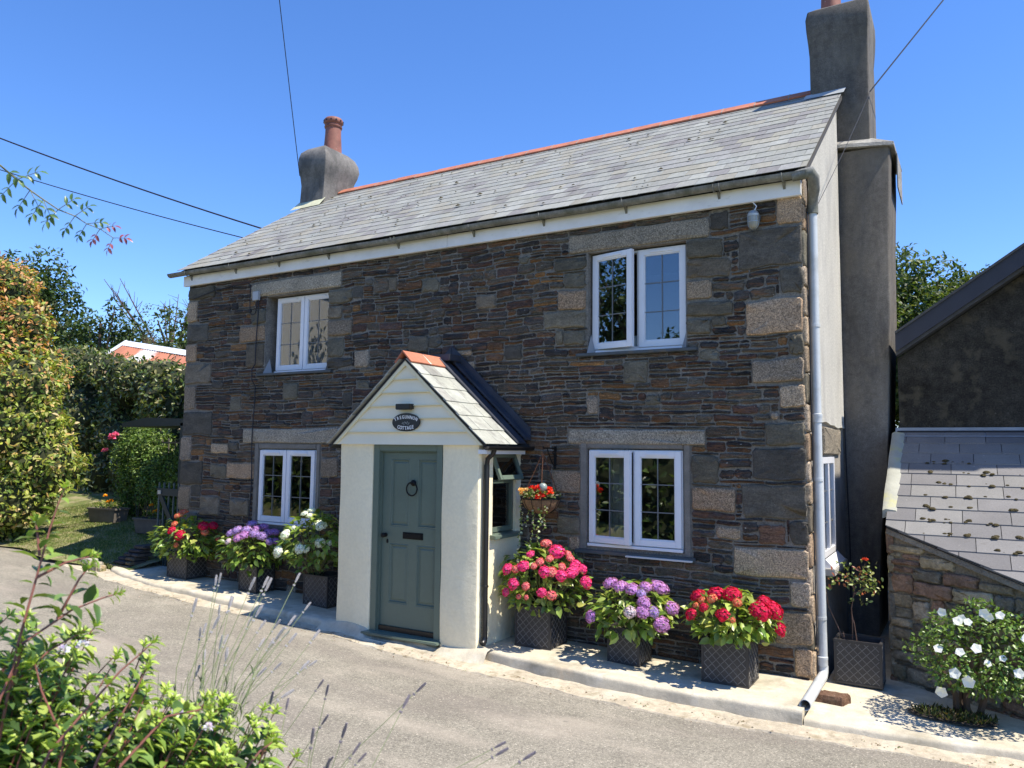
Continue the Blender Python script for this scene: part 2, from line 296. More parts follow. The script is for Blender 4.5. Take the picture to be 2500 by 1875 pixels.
def slab(name, xs, yf, yb, zt, zb, m, r=.035, ends=True):
    mb = MB(); rows = []
    for x in xs:
        f = yf(x)+.012*math.sin(x*4.1)+.008*math.sin(x*13); b = yb(x); t = zt(x)+.006*math.sin(x*3.3); q = zb(x)
        row = [(x, b, t+.0)]
        for k in range(1, 9):
            y = b+(f+r-b)*k/8; row.append((x, y, t+.004*math.sin(x*5+y*7)))
        for a in (22, 45, 68, 90): row.append((x, f+r-r*math.sin(R(a)), t-r+r*math.cos(R(a))))
        row += [(x, f-.008, (t-r+q)/2), (x, f-.02, q-.05)]
        rows.append(row)
    n = len(rows[0]); vs = [p for row in rows for p in row]
    fs = [(i*n+j, (i+1)*n+j, (i+1)*n+j+1, i*n+j+1) for i in range(len(rows)-1) for j in range(n-1)]
    if ends:
        for i in (0, len(rows)-1):
            k = len(vs); row = rows[i]; vs.append((row[0][0], row[0][1], row[-1][2])); fs.append(tuple([i*n+j for j in range(n)]+[k]))
    mb.add(vs, fs); return tag(mb.build(name, m, smooth=True), kind='structure')
ZTL = lambda x: float(np.interp(x, [-11.4, -10, -8.4, -6.3], [.235, .18, .14, .09]))
ZTR = lambda x: float(np.interp(x, [-4.4, -2.8, -1.2], [.05, .02, 0]))
ZT2 = lambda x: float(np.interp(x, [-1.25, .3, 3, 12], [-.06, -.085, -.19, -.6]))
slab('pavement', list(np.arange(-11.4, -6.2, .1)), lambda x: float(np.interp(x, [-11.4, -11.15, -10.6, -10, -8.4, -6.2], [7.35, 7.12, 6.97, 6.9, 6.8, 6.74])), lambda x: 7.75, ZTL, zr, m_concrete, .045)
slab('pavement', list(np.arange(-4.45, -1.2, .1))+[-1.2], lambda x: float(np.interp(x, [-4.4, -3.6, -2.8, -1.2], [6.8, 6.72, 6.66, 6.72])), lambda x: 7.75, ZTR, zr, m_concrete)
slab('pavement', list(np.arange(-1.19, 9, .12)), lambda x: float(np.interp(x, [-1.2, .3, 12], [6.73, 6.93, 8.3])), lambda x: 14, ZT2, zr, m_concrete)
# lawn, a bank that rises from the lane on the left
def zl_(x, y): return zr(x)+.04+max(0, (y-yfar(x)))*.13+.03*math.sin(x*2.1)*math.sin(y*1.7)
tag(sheet('lawn', list(np.arange(-30, -10.6, .3)), lambda x: (yfar(x)-.05+.12*math.sin(x*3.1)+(.35 if x > -11.6 else 0), 16), 40, zl_, m_grass), kind='structure')
# ------------------------------------------------------------------ stones
C_SL = [(.07, .066, .064), (.115, .1, .08), (.14, .085, .052), (.092, .06, .052), (.24, .14, .065), (.048, .045, .045), (.12, .11, .09)]
def stonecol(t):
    if t == 'g': b = random.choice([(.31, .245, .175), (.27, .225, .175), (.3, .22, .15)])
    elif t == 'v': b = random.choice([(.128, .117, .09), (.115, .108, .085), (.15, .13, .1)])
    elif t == 'd': b = random.choice([(.1, .094, .08), (.085, .08, .07)])
    elif t == 'b': b = (.14, .085, .06)
    elif t == 'l': b = (.27, .245, .2)
    else: b = random.choices(C_SL, (4, 3.4, 2.3, 2.6, 1.3, 4, 3.4))[0]
    q = U(.75, 1.38); return (b[0]*q*1.05, b[1]*q, b[2]*q*.93)
def stone(mb, fr, u0, w0, u1, w1, t, p=.02, g=.008, m=0, col=None):
    """one lumpy block: fr maps (u, w, out) to the world"""
    W, H = u1-u0-2*g, w1-w0-2*g
    if W < .012 or H < .008: return
    cu, cw = (u0+u1)/2, (w0+w1)/2; rad = min(.42*H, .42*W, .03 if t in 'gvdb' else .022)
    pts = []; big = min(1, min(W, H)/.12)
    for sx, sz, a0 in ((1, -1, -90), (1, 1, 0), (-1, 1, 90), (-1, -1, 180)):
        cx, cz = sx*(W/2-rad), sz*(H/2-rad)
        for a in (0, 30, 60, 90): pts.append((cx+rad*math.cos(R(a0+a)), cz+rad*math.sin(R(a0+a))))
        # mid-edge point toward the next corner
        if sx == 1 and sz == -1: e = [(W/2, -H/6), (W/2, H/6)] if H > .1 else []
        elif sx == 1: e = [(W/2-rad-(W-2*rad)*k, H/2) for k in (.25, .5, .75)]
        elif sz == 1: e = [(-W/2, H/6), (-W/2, -H/6)] if H > .1 else []
        else: e = [(-W/2+rad+(W-2*rad)*k, -H/2) for k in (.25, .5, .75)]
        pts += e
    n = len(pts); jj = .004+.006*big; tilt = U(-.12, .12) if t != 'l' else 0
    if t in 'gl': jj *= .5
    o = [(x+U(-jj, jj)*1.2, z+U(-jj, jj)+tilt*.15*x*(H < .12)) for x, z in pts]
    tx, tz = U(-.25, .25), U(-.2, .2)
    vs = []
    for sc_x, dd in ((0, -.02), (.0, p*.45), (1, p*.9), (2.4, p*1.0)):
        for x, z in o:
            s = max(0, 1-sc_x*.006/max(W/2, .01)), max(0, 1-sc_x*.006/max(H/2, .01))
            x2, z2 = x*s[0], z*s[1]
            d = dd+(0 if dd < 0 else (tx*x2*.1+tz*z2*.15)+U(-.0025, .0025)*(1+big))
            vs.append(fr(cu+x2, cw+z2, d))
    # inner ring + centre
    for x, z in o: vs.append(fr(cu+x*.5, cw+z*.5, p*1.05+U(-.002, .002)))
    vs.append(fr(cu, cw, p*1.05+U(-.001, .002)))
    fs = []
    for k in range(4): fs += [(k*n+i, k*n+(i+1) % n, (k+1)*n+(i+1) % n, (k+1)*n+i) for i in range(n)]
    fs += [(4*n+i, 4*n+(i+1) % n, 5*n) for i in range(n)]
    mb.add(vs, fs, col or stonecol(t), m)
def fill(mb, fr, U0, W0, U1, W1, blocks, specials, hr=(4, 11), wr=(13, 44), mi=None, inside=None, pr=(.008, .026), tall=.05):
    res = .01; nu, nw = int((U1-U0)/res), int((W1-W0)/res); occ = np.zeros((nw, nu), bool)
    def mark(a, b, c, d): occ[max(0, int(round((b-W0)/res))):max(0, int(round((d-W0)/res))), max(0, int(round((a-U0)/res))):max(0, int(round((c-U0)/res)))] = True
    for bl in blocks: mark(*bl)
    for t, a, b, c, d in specials: mark(a, b, c, d)
    if inside is not None:
        for r in range(nw):
            for q in range(0, nu, 2):
                if not inside(U0+q*res, W0+r*res): occ[r, q:q+2] = True
    def put(q, r, w, k, t='s'):
        occ[r:r+k, q:q+w] = True
        stone(mb, fr, U0+q*res, W0+r*res, U0+(q+w)*res, W0+(r+k)*res, t, U(*pr), U(.006, .01), 0 if mi is None else mi[t])
    r = 0
    while r < nw:
        h = min(random.randint(*hr), nw-r); q = 0
        while q < nu:
            if occ[r, q]: q += 1; continue
            run = 0
            while q+run < nu and run < wr[1]+14 and not occ[r, q+run]: run += 1
            kk = h
            if random.random() < tall and r+h*2+2 < nw: kk = min(int(h*U(1.8, 2.7)), 19)
            w = random.randint(*wr) if kk <= h else random.randint(14, 27)
            if run < w+9: w = run
            w = min(w, run)
            k = 1
            while k < kk and r+k < nw and not occ[r+k, q:q+w].any(): k += 1
            t = 's'
            if k > h: t = random.choice('vvgsd')
            if k == h and h >= 7 and random.random() < .34 and w > 16:      # split into two thin courses with their own joints
                a = random.randint(3, h-3)
                for rr, hh in ((r, a), (r+a, h-a)):
                    c = 0; cut = random.randint(int(w*.3), int(w*.7)) if random.random() < .6 and w > 26 else w
                    put(q, rr, cut, hh)
                    if cut < w: put(q+cut, rr, w-cut, hh)
            else: put(q, r, w, k, t)
            q += w
        r += h
    # close the slivers left over between courses and large blocks
    for r in range(nw):
        q = 0
        while q < nu:
            if occ[r, q]: q += 1; continue
            run = 0
            while q+run < nu and run < 40 and not occ[r, q+run]: run += 1
            k = 1
            while k < 9 and r+k < nw and not occ[r+k, q:q+run].any(): k += 1
            put(q, r, run, k); q += run
MI = {'s': 0, 'b': 0, 'd': 2, 'v': 2, 'g': 1, 'l': 1}
STONES = [('d', -1.88, 3.89, -1.27, 4.27), ('g', -1.51, 4.29, -1.27, 4.56), ('v', -2.41, 4.06, -2.04, 4.26), ('v', -2.41, 3.85, -1.96, 4.05), ('g', -2.42, 3.63, -2.15, 3.83), ('v', -2.42, 3.45, -1.94, 3.61), ('v', -2.42, 3.27, -2.16, 3.43), ('d', -1.49, 3.61, -1.27, 3.87), ('g', -1.82, 3.23, -1.28, 3.57), ('v', -1.42, 3.01, -1.28, 3.21), ('g', -1.77, 2.76, -1.28, 2.99), ('g', -1.51, 2.51, -1.27, 2.73), ('v', -3.95, 4.08, -3.55, 4.23), ('v', -3.83, 3.88, -3.55, 4.05), ('g', -3.90, 3.63, -3.55, 3.86), ('v', -4.08, 3.43, -3.55, 3.62), ('v', -3.83, 3.24, -3.55, 3.40), ('v', -3.11, 2.80, -2.83, 3.03), ('v', -1.65, 2.15, -1.28, 2.37), ('d', -1.78, 1.82, -1.28, 2.13), ('g', -3.96, 1.61, -3.61, 1.86), ('g', -2.38, 1.50, -1.94, 1.74), ('d', -1.88, 1.46, -1.28, 1.78), ('v', -2.38, 1.77, -2.10, 2.05), ('b', -1.73, 1.21, -1.47, 1.40), ('d', -1.44, 1.22, -1.27, 1.45), ('g', -1.97, 0.91, -1.27, 1.18), ('g', -1.45, 0.65, -1.26, 0.89), ('g', -1.59, 0.31, -1.25, 0.61), ('v', -4.16, 1.44, -3.91, 1.57), ('v', -3.88, 1.16, -3.61, 1.37), ('v', -10.34, 4.33, -9.72, 4.51), ('g', -10.34, 3.98, -10.12, 4.31), ('d', -10.34, 3.67, -9.84, 3.94), ('g', -10.34, 3.36, -10.09, 3.64), ('v', -10.34, 3.02, -9.74, 3.33), ('g', -10.34, 2.62, -10.07, 2.99), ('d', -10.34, 2.24, -9.66, 2.59), ('v', -7.39, 4.01, -6.97, 4.20), ('v', -7.39, 3.81, -7.14, 3.98), ('g', -7.39, 3.57, -6.95, 3.79), ('v', -7.39, 3.29, -7.09, 3.55), ('g', -6.90, 3.12, -6.65, 3.35), ('v', -8.90, 3.85, -8.61, 4.07), ('g', -9.14, 3.60, -8.61, 3.83), ('v', -8.99, 3.23, -8.61, 3.56), ('v', -8.21, 2.74, -7.91, 2.97), ('d', -7.39, 3.14, -6.94, 3.27), ('g', -10.35, 1.85, -10.11, 2.22), ('d', -10.34, 1.49, -9.83, 1.83), ('g', -10.36, 1.11, -10.09, 1.47), ('g', -9.30, 1.62, -8.72, 1.85), ('v', -9.66, 1.61, -9.31, 1.81), ('g', -7.44, 1.68, -7.13, 1.94), ('v', -9.85, 1.05, -9.42, 1.33), ('v', -9.20, 1.09, -8.79, 1.34), ('g', -9.66, 1.97, -9.29, 2.12), ('d', -10.34, .75, -9.9, 1.08), ('g', -10.34, .42, -10.05, .72),
          ('g', -1.6, 2.4, -1.52, 2.48), ('g', -1.42, .03, -1.26, .29), ('v', -2.3, .5, -1.95, .75), ('v', -6.0, 3.3, -5.7, 3.5), ('v', -5.0, 3.75, -4.72, 3.92)]
LINT = [('l', -3.77, 4.27, -2.17, 4.48), ('l', -3.77, 2.14, -2.23, 2.31), ('l', -8.93, 4.24, -7.17, 4.45), ('l', -8.98, 2.13, -7.15, 2.34)]
XL, XR, YF, YB, YRDG, ZRDG, YE, ZE = -10.34, -1.28, 7.65, 13.6, 10.6, 6.88, 7.5, 4.78
# openings: x0,z0,x1,z1, frame recess
WIN = dict(ul=(-8.6, 3.12, -7.4, 4.23, .13), ur=(-3.53, 3.14, -2.42, 4.26, .1), ll=(-8.64, 1.0, -7.53, 2.05, .02), lr=(-3.53, 1.06, -2.46, 2.1, .02))
cott = thing('cottage', (-5.8, YF, 0), 'dark slate-stone cottage with cream porch, slate roof and white casement windows', 'cottage')
def frF(u, w, d):
    k = 1
    for a, b, c, e_, _ in WIN.values():
        dx = max(a-u, u-c, 0); dz = max(b-w, w-e_, 0); k = min(k, max(0, (math.hypot(dx, dz)-.12)/.35))
    k *= min(1, max(0, (min(u-XL, XR-u)-.02)/.3))
    return (u, YF-d, w+k*(.012*math.sin(u*1.9+.8+w*.6)+.007*math.sin(u*4.7+w*2.1)+.005*math.sin(u*11+w*5)))
frW = lambda u, w, d: (u, YF-d, w)
mb = MB()
blocks = [(a-(.09 if k[0] == 'l' else .0), b-(.07 if k[0] == 'l' else .03), c+(.08 if k[0] == 'l' else .0), d+(.08 if k[0] == 'l' else 0)) for k, (a, b, c, d, e) in WIN.items()]
fill(mb, frF, XL, -.1, XR, 4.7, blocks, STONES+LINT, mi=MI)
for t, a, b, c, d in STONES: stone(mb, frF, a, b, c, d, t, U(.018, .035), .006, MI[t])
# rough quoin ends that turn the corner on to the sunny gable
frG = lambda u, w, d: (XR+d, u, w)
z = -.05; k = 0
while z < 4.7:
    h = U(.18, .36); wv = (.28, .16)[k % 2]+U(-.03, .04); t = random.choice('gggv')
    stone(mb, frG, YF-.01, z, YF+wv, z+h, t, U(.02, .035), .005, MI[t]); z += h; k += 1
mb.build('wall_stones', [m_slate, m_granite, m_green], cott, smooth='all')
for t, a, b, c, d in LINT:
    q = MB(); stone(q, frF, a, b, c, d, 'l', .024, .006, 0); q.build('lintel', m_granite, cott, smooth='all')
# walls
def grid_wall(mb, fr, u0, w0, u1, w1, holes, depth, m=0, mrev=0):
    us = sorted({u0, u1, *[h[0] for h in holes], *[h[2] for h in holes]}); ws_ = sorted({w0, w1, *[h[1] for h in holes], *[h[3] for h in holes]})
    for i in range(len(us)-1):
        for j in range(len(ws_)-1):
            cu, cw = (us[i]+us[i+1])/2, (ws_[j]+ws_[j+1])/2
            if any(h[0] < cu < h[2] and h[1] < cw < h[3] for h in holes): continue
            mb.add([fr(us[i], ws_[j], 0), fr(us[i+1], ws_[j], 0), fr(us[i+1], ws_[j+1], 0), fr(us[i], ws_[j+1], 0)], [(0, 1, 2, 3)], m=m)
    for a, b, c, d in holes:
        q = [(a, b), (c, b), (c, d), (a, d)]
        for i in range(4):
            p, r_ = q[i], q[(i+1) % 4]
            mb.add([fr(*p, 0), fr(*r_, 0), fr(*r_, -depth), fr(*p, -depth)], [(0, 1, 2, 3)], m=mrev)
mb = MB(); grid_wall(mb, frW, XL, -.3, XR, 4.72, [w[:4] for w in WIN.values()]+[(-5.7, -.3, -4.9, 2.0)], .32)
mb.build('front_wall', m_mortar, cott)
GW = (8.5, 1.0, 9.37, 2.04)
def gable_pts(x): return [(x, YF, -.3), (x, YB, -.3), (x, YB, 4.85), (x, YRDG, 6.78), (x, YF, 4.8)]
mb = MB()
grid_wall(mb, frG, YF, -.3, YB, 4.8, [GW], .3)
mb.add([(XR, YF, 4.8), (XR, YB, 4.8), (XR, YRDG, 6.8)], [(0, 1, 2)])
mb.add([(XL, YF, -.3), (XL, YB, -.3), (XL, YB, 4.8), (XL, YRDG, 6.8), (XL, YF, 4.8)], [(0, 1, 2, 3, 4)])
mb.add([(XL, YB, -.3), (XR, YB, -.3), (XR, YB, 4.8), (XL, YB, 4.8)], [(0, 1, 2, 3)])
mb.build('gable_wall', mat('lower_gable_render', (.3, .275, .235), rough=.95, noise=((3, .25, I1), (80, .2, I1)), bump=((80, .8, .012, I1),)), cott)
# pale roughcast coat on the upper gable with a wavy lower edge
mb = MB(); ys = list(np.arange(7.93, 10.2, .06)); n = len(ys)
lo_z = [2.39+.015*math.sin(y*3.1)+.006*math.sin(y*11) for y in ys]; hi = [4.8+(y-7.65)*(2/(YRDG-7.65)) for y in ys]
vs = []
for y, a, b in zip(ys, lo_z, hi): vs += [(XR+.002, y, a-.01), (XR+.03, y, a), (XR+.024, y, a+.05), (XR+.024, y, b)]
fs = [(i*4+j, (i+1)*4+j, (i+1)*4+j+1, i*4+j+1) for i in range(n-1) for j in range(3)]+[(0, 1, 2, 3)]
mb.add(vs, fs); mb.build('gable_roughcast', m_pebble, cott, smooth=True)
mb = MB(); stone(mb, frG, 8.55, 2.06, 9.8, 2.36, 'l', .03, .004, 0); mb.build('lintel', m_granite, cott)
# floors and inner walls (seen dark through the panes)
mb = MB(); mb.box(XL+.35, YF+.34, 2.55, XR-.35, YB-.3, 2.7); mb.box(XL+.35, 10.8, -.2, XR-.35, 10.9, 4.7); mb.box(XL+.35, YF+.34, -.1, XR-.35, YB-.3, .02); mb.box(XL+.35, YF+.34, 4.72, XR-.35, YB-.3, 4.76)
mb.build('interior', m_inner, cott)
# grey mortar bands round the two lower windows, and the slate sills
for k in ('ll', 'lr'):
    a, b, c, d, e = WIN[k]; q = MB()
    for rect in ((a-.085, b-.04, a-.001, d+.075), (c+.001, b-.04, c+.075, d+.075), (a-.001, d+.001, c+.001, d+.075)):
        q.box(rect[0], YF-.014, rect[1], rect[2], YF+.02, rect[3])
    q.build('window_surround', mat('surround_mortar', (.2, .185, .16), rough=.95, noise=((8, .2, I1), (70, .2, I1)), bump=((40, .7, .012, I1), (150, .5, .004, I1))), cott, bevel=.01)
m_sillst = mat('slate_sill', (.07, .08, .085), rough=.6, noise=((9, .25, (1, 1, 5)),), tints=(((.16, .12, .07), 6, .6, .06, I1, .5),), bump=((30, .4, .006, I1),))
def casement(mb_f, mb_b, gl, hinge, ang, x0, z0, x1, z1, y, prof=.062):
    """frame, bars, glass of one casement, turned about its hinge"""
    def T(x, yy, zz):
        dx = x-hinge; return (hinge+dx*math.cos(ang)-(yy-y)*math.sin(ang), y+dx*math.sin(ang)+(yy-y)*math.cos(ang), zz)
    def bx(m_, a, b0, b, c, d0, d):
        pts = [T(a, b0, b), T(c, b0, b), T(c, d0, b), T(a, d0, b), T(a, b0, d), T(c, b0, d), T(c, d0, d), T(a, d0, d)]
        m_.add(pts, [(0, 3, 2, 1), (4, 5, 6, 7), (0, 1, 5, 4), (1, 2, 6, 5), (2, 3, 7, 6), (3, 0, 4, 7)])
    p = prof
    bx(mb_f, x0, y-.03, z0, x0+p, y+.02, z1); bx(mb_f, x1-p, y-.03, z0, x1, y+.02, z1)
    bx(mb_f, x0+p, y-.03, z0, x1-p, y+.02, z0+p); bx(mb_f, x0+p, y-.03, z1-p, x1-p, y+.02, z1)
    b2 = .012   # glazing bead
    for a, c, b, d in ((x0+p, x0+p+b2, z0+p, z1-p), (x1-p-b2, x1-p, z0+p, z1-p), (x0+p+b2, x1-p-b2, z0+p, z0+p+b2), (x0+p+b2, x1-p-b2, z1-p-b2, z1-p)): bx(mb_f, a, y-.02, b, c, y+.01, d)
    cx = (x0+x1)/2; bx(mb_b, cx-.005, y-.016, z0+p, cx+.005, y-.006, z1-p)
    for k in (1, 2):
        zz = z0+p+(z1-z0-2*p)*k/3; bx(mb_b, x0+p, y-.017, zz-.005, x1-p, y-.007, zz+.005)
    bx(gl, x0+p-.002, y-.011, z0+p-.002, x1-p+.002, y-.006, z1-p+.002)
    # trickle vent
    v = MB(); bx(v, x0+.13, y-.044, z1-.045, x1-.13, y-.031, z1-.02); return v, T
def window(k, angs):
    a, b, c, d, rec = WIN[k]; y = YF+rec; fx0, fx1 = a+.015, c-.015; fz0, fz1 = b+.035, d-.01
    if k == 'ul': fx0, fx1 = -8.5, -7.41
    fr = MB(); t = .028
    fr.box(fx0, y, fz0, fx0+t, y+.06, fz1); fr.box(fx1-t, y, fz0, fx1, y+.06, fz1); fr.box(fx0+t, y, fz0, fx1-t, y+.06, fz0+t); fr.box(fx0+t, y, fz1-t, fx1-t, y+.06, fz1)
    cx = (fx0+fx1)/2; fr.box(cx-.022, y+.001, fz0+t, cx+.022, y+.059, fz1-t)
    fr.box(fx0-.005, y-.045, fz0-.03, fx1+.005, y+.05, fz0-.001)
    w = fr.build('window', m_upvc, cott, bevel=.003)
    for s, (x0, x1) in enumerate(((fx0+.012, cx-.006), (cx+.006, fx1-.012))):
        f_, b_, g_ = MB(), MB(), MB(); hinge = x0 if s == 0 else x1
        v, T = casement(f_, b_, g_, hinge, angs[s], x0, fz0+.01, x1, fz1-.01, y-.002)
        f_.build('casement', m_upvc, w, bevel=.003); b_.build('glazing_bars', m_cames, w); g_.build('glass', m_glass, w); v.build('trickle_vent', m_upvc, w, bevel=.004)
        hx = x1-.035 if s == 0 else x0+.035
        h = MB(); zc = (fz0+fz1)/2; h.obox(T(hx, y+.04, zc), (.01, 0, 0), (0, .012, 0), (0, 0, .05)); h.build('handle', m_upvc, w)
    si = MB(); so = .05 if k[0] == 'u' else .045; si.box(a-.13, YF-so, b-.035 if k[0] == 'u' else b-.075, c+.12, y+.06, b+.0 if k[0] == 'u' else b-.035)
    si.build('sill', m_sillst, w, bevel=.006)
    if k[0] == 'u':   # cement fillets at the foot of the reveals
        for xx, sg in ((a, 1), (c, -1)):
            q = MB(); q.add([(xx, YF-.03, b), (xx+sg*.07, YF+rec-.05, b), (xx, YF+rec-.02, b), (xx+sg*.012, YF+rec*.6, b+.22)], [(0, 1, 3), (1, 2, 3), (0, 3, 2), (0, 2, 1)])
            q.build('cement_fillet', mat('cement_fillet', (.3, .3, .3), rough=.9), w)
    return w
window('ul', (0, 0)); window('ur', (-R(13), 0)); window('ll', (0, 0)); window('lr', (-R(9), 0))
q = MB(); q.box(-3.06, YF-.085, .985, -2.36, YF-.02, 1.0); q.build('sill_tray', mat('worn_white_edge', (.6, .6, .58), rough=.7), cott)
# gable window (flush with the wall) and its sill
fr = MB(); y0, z0, y1, z1 = GW; X = XR+.0
for a, b, c, d in ((y0, z0, y0+.07, z1), (y1-.07, z0, y1, z1), (y0+.07, z0, y1-.07, z0+.07), (y0+.07, z1-.07, y1-.07, z1), ((y0+y1)/2-.04, z0+.07, (y0+y1)/2+.04, z1-.07)): fr.box(X-.05, a, b, X+.012, c, d)
w = fr.build('window', m_upvc, cott, bevel=.003)
g = MB(); g.box(X-.02, y0+.07, z0+.07, X-.015, y1-.07, z1-.07); g.build('glass', m_glass, w)
g = MB()
for yy in (y0+.07+.19, y1-.07-.19): g.box(X-.012, yy-.005, z0+.07, X-.004, yy+.005, z1-.07)
for zz in (z0+.35, z0+.68): g.box(X-.0115, y0+.07, zz-.005, X-.0035, y1-.07, zz+.005)
g.build('glazing_bars', m_cames, w)
g = MB(); g.box(X-.05, y0-.05, z0-.16, X+.115, y1+.06, z0-.085); g.build('sill', mat('grey_sill', (.42, .41, .38), rough=.9, noise=((8, .2, I1),)), w, bevel=.008)
g = MB(); g.add([(X, y0, z0-.085), (X+.1, y0, z0-.085), (X+.02, y0, z0), (X, y1, z0-.085), (X+.1, y1, z0-.085), (X+.02, y1, z0)], [(0, 1, 2), (3, 5, 4), (1, 4, 5, 2)]); g.build('sill_board', m_upvc, w)

# ------------------------------------------------------------------ roof
PIT = math.atan2(ZRDG-ZE, YRDG-YE); ca, sa = math.cos(PIT), math.sin(PIT); SL = (YRDG-YE)/ca
RX0, RX1 = -10.44, -1.2
mb = MB()
mb.add([(RX0, YE+.02, ZE-.02), (RX1, YE+.02, ZE-.02), (RX1, YRDG, ZRDG-.03), (RX0, YRDG, ZRDG-.03), (RX0, YB+.15, ZE-.1), (RX1, YB+.15, ZE-.1),
        (RX0, YE+.02, ZE-.06), (RX1, YE+.02, ZE-.06), (RX1, YRDG, ZRDG-.08), (RX0, YRDG, ZRDG-.08), (RX0, YB+.15, ZE-.15), (RX1, YB+.15, ZE-.15)],
       [(0, 1, 2, 3), (3, 2, 5, 4), (6, 9, 8, 7), (9, 10, 11, 8), (0, 6, 7, 1), (4, 5, 11, 10), (0, 3, 9, 6), (3, 4, 10, 9), (1, 7, 8, 2), (2, 8, 11, 5)])
roof = mb.build('roof', mat('roof_underlay', (.05, .05, .05), rough=.9), cott)
mb = MB(); rows = 17; step = SL/rows; wts = [1]*9
C_RS = [(.27, .272, .245), (.28, .285, .255), (.255, .255, .24), (.31, .315, .285), (.215, .208, .2), (.28, .27, .225), (.26, .27, .25)]
for r in range(rows):
    x = RX0-(.102 if r % 2 else 0)-U(0, .012); s0 = r*step-.02
    while x < RX1:
        wd = U(.197, .211); xa, xb = max(x, RX0), min(x+wd-.004, RX1)
        if xb-xa > .02:
            l = step*1.25 if r < rows-1 else step; dz0 = .006+U(0, .0025); dz1 = .0; s = s0+U(-.006, .006); tw = U(-.003, .003)
            c = random.choices(C_RS, (4, 4, 3, 1.6, 2.4, 3, 2))[0]; q_ = U(.93, 1.08); c = tuple(v*q_ for v in c)
            def P(xx, ss, hh): return (xx, YE+ss*ca-hh*sa, ZE+ss*sa+hh*ca)
            th = .006; xm = U(.25, .75); xq = xa+(xb-xa)*xm
            top = [P(xa, s+U(0, .004), dz0+th), P(xq, s-U(0, .004), dz0+th), P(xb, s+tw, dz0+th), P(xb, s+l, dz1+th), P(xa, s+l, dz1+th)]
            bot = [P(xa, s+.001, dz0), P(xq, s, dz0), P(xb, s+tw+.001, dz0)]
            mb.add(top+bot, [(0, 1, 2, 3, 4), (5, 6, 1, 0), (6, 7, 2, 1), (0, 4, 5), (7, 3, 2)], c)
        x += wd
mb.build('slates', m_slates, roof)
# moss tufts on the main roof
mb = MB()
for i in range(150):
    xx, r = U(-10, -2.5), random.randint(1, 16); ss = r*step-.02+U(-.012, .01); rr = U(.008, .018) if random.random() < .9 else U(.02, .03)
    c = P(xx, ss, .03); v = []
    for k in range(6):
        t = k*math.pi/3; v.append((c[0]+rr*1.5*math.cos(t)*U(.7, 1.3), c[1]+rr*ca*math.sin(t), c[2]+rr*sa*math.sin(t)))
    v.append((c[0], c[1]-.012*sa, c[2]+rr*.7)); mb.add(v, [(k, (k+1) % 6, 6) for k in range(6)])
tag(mb.build('moss', m_moss, roof), kind='stuff')
# ridge tiles: angled terracotta
mb = MB(); x = -9.98; i = 0
while x < -1.6:
    l = .45; x2 = min(x+l-.01, -1.56); dz = U(-.004, .004); dk = U(.85, 1.12)
    pr = [(YRDG-.15, ZRDG-.055), (YRDG-.03, ZRDG+.045), (YRDG+.03, ZRDG+.045), (YRDG+.15, ZRDG-.055), (YRDG+.14, ZRDG-.075), (YRDG, ZRDG+.015), (YRDG-.14, ZRDG-.075)]
    mb.prism([(x, y, z+dz) for y, z in pr], (x2-x, 0, 0))
    x += l; i += 1
x = -9.53
while x < -1.7:
    pr = [(YRDG-.156, ZRDG-.056), (YRDG-.032, ZRDG+.049), (YRDG+.032, ZRDG+.049), (YRDG+.156, ZRDG-.056), (YRDG+.14, ZRDG-.075), (YRDG, ZRDG+.015), (YRDG-.14, ZRDG-.075)]
    mb.prism([(x-.012, y, z) for y, z in pr], (.014, 0, 0), m=1); x += .45
mb.build('ridge_tiles', [m_terra, mat('ridge_mortar', (.3, .26, .23), rough=.95)], roof)
# right verge: slate undercloak edge, mortar fillet at the chimney foot
mb = MB(); mb.add([(RX1+.0, YE+.03, ZE-.035), (RX1-.09, YE+.03, ZE-.06), (RX1-.09, YRDG, ZRDG-.11), (RX1, YRDG, ZRDG-.08)], [(0, 1, 2, 3)]); mb.build('verge', m_pebble, roof)
def rp(x, y, h=0): return (x, y, ZE+(y-YE)*math.tan(PIT)+h)
for pts in ([(-10.62, 9.96), (-9.9, 9.98)],):
    mb = MB(); mb.add([rp(-10.62, 9.9, .03), rp(-9.92, 9.93, .03), rp(-9.95, 10.12, .1), rp(-10.6, 10.12, .1)], [(0, 1, 2, 3)])
    mb.build('chimney_flashing', mat('pale_flashing', (.5, .5, .34), rough=.8, noise=((9, .2, I1),)), roof)
mb = MB(); mb.add([rp(-1.66, 10.235, .03), rp(-1.17, 10.2, .035), rp(-1.15, 10.31, .07), rp(-1.64, 10.31, .06)], [(0, 1, 2, 3)])
mb.build('chimney_flashing', mat('grey_flashing', (.36, .38, .38), rough=.7, noise=((9, .2, I1),)), roof)
# fascia, gutter, brackets
mb = MB(); mb.box(-10.40, YE+.08, 4.545, -5.402, YF-.02, 4.7); mb.box(-5.398, YE+.08, 4.545, -1.27, YF-.02, 4.7); mb.build('fascia', m_fascia, cott, bevel=.004)
mb = MB(); gx0, gx1 = -10.62, -1.19; gy, gz, gr = YE-.005, 4.735, .055
xs_ = list(np.arange(gx0, gx1, .25))+[gx1]; vs = []; na = 9
for x in xs_:
    dz = .006*math.sin(x*2.3)
    for k in range(na): t = math.pi+math.pi*k/(na-1); vs.append((x, gy+gr*math.cos(t), gz+dz+gr*math.sin(t)))
    for k in range(na): t = 2*math.pi-math.pi*k/(na-1); vs.append((x, gy+(gr-.006)*math.cos(t), gz+dz+(gr-.006)*math.sin(t)))
n = 2*na
fs = [(i*n+j, (i+1)*n+j, (i+1)*n+(j+1) % n, i*n+(j+1) % n) for i in range(len(xs_)-1) for j in range(n)]+[tuple(range(n)), tuple(range((len(xs_)-1)*n, len(xs_)*n))]
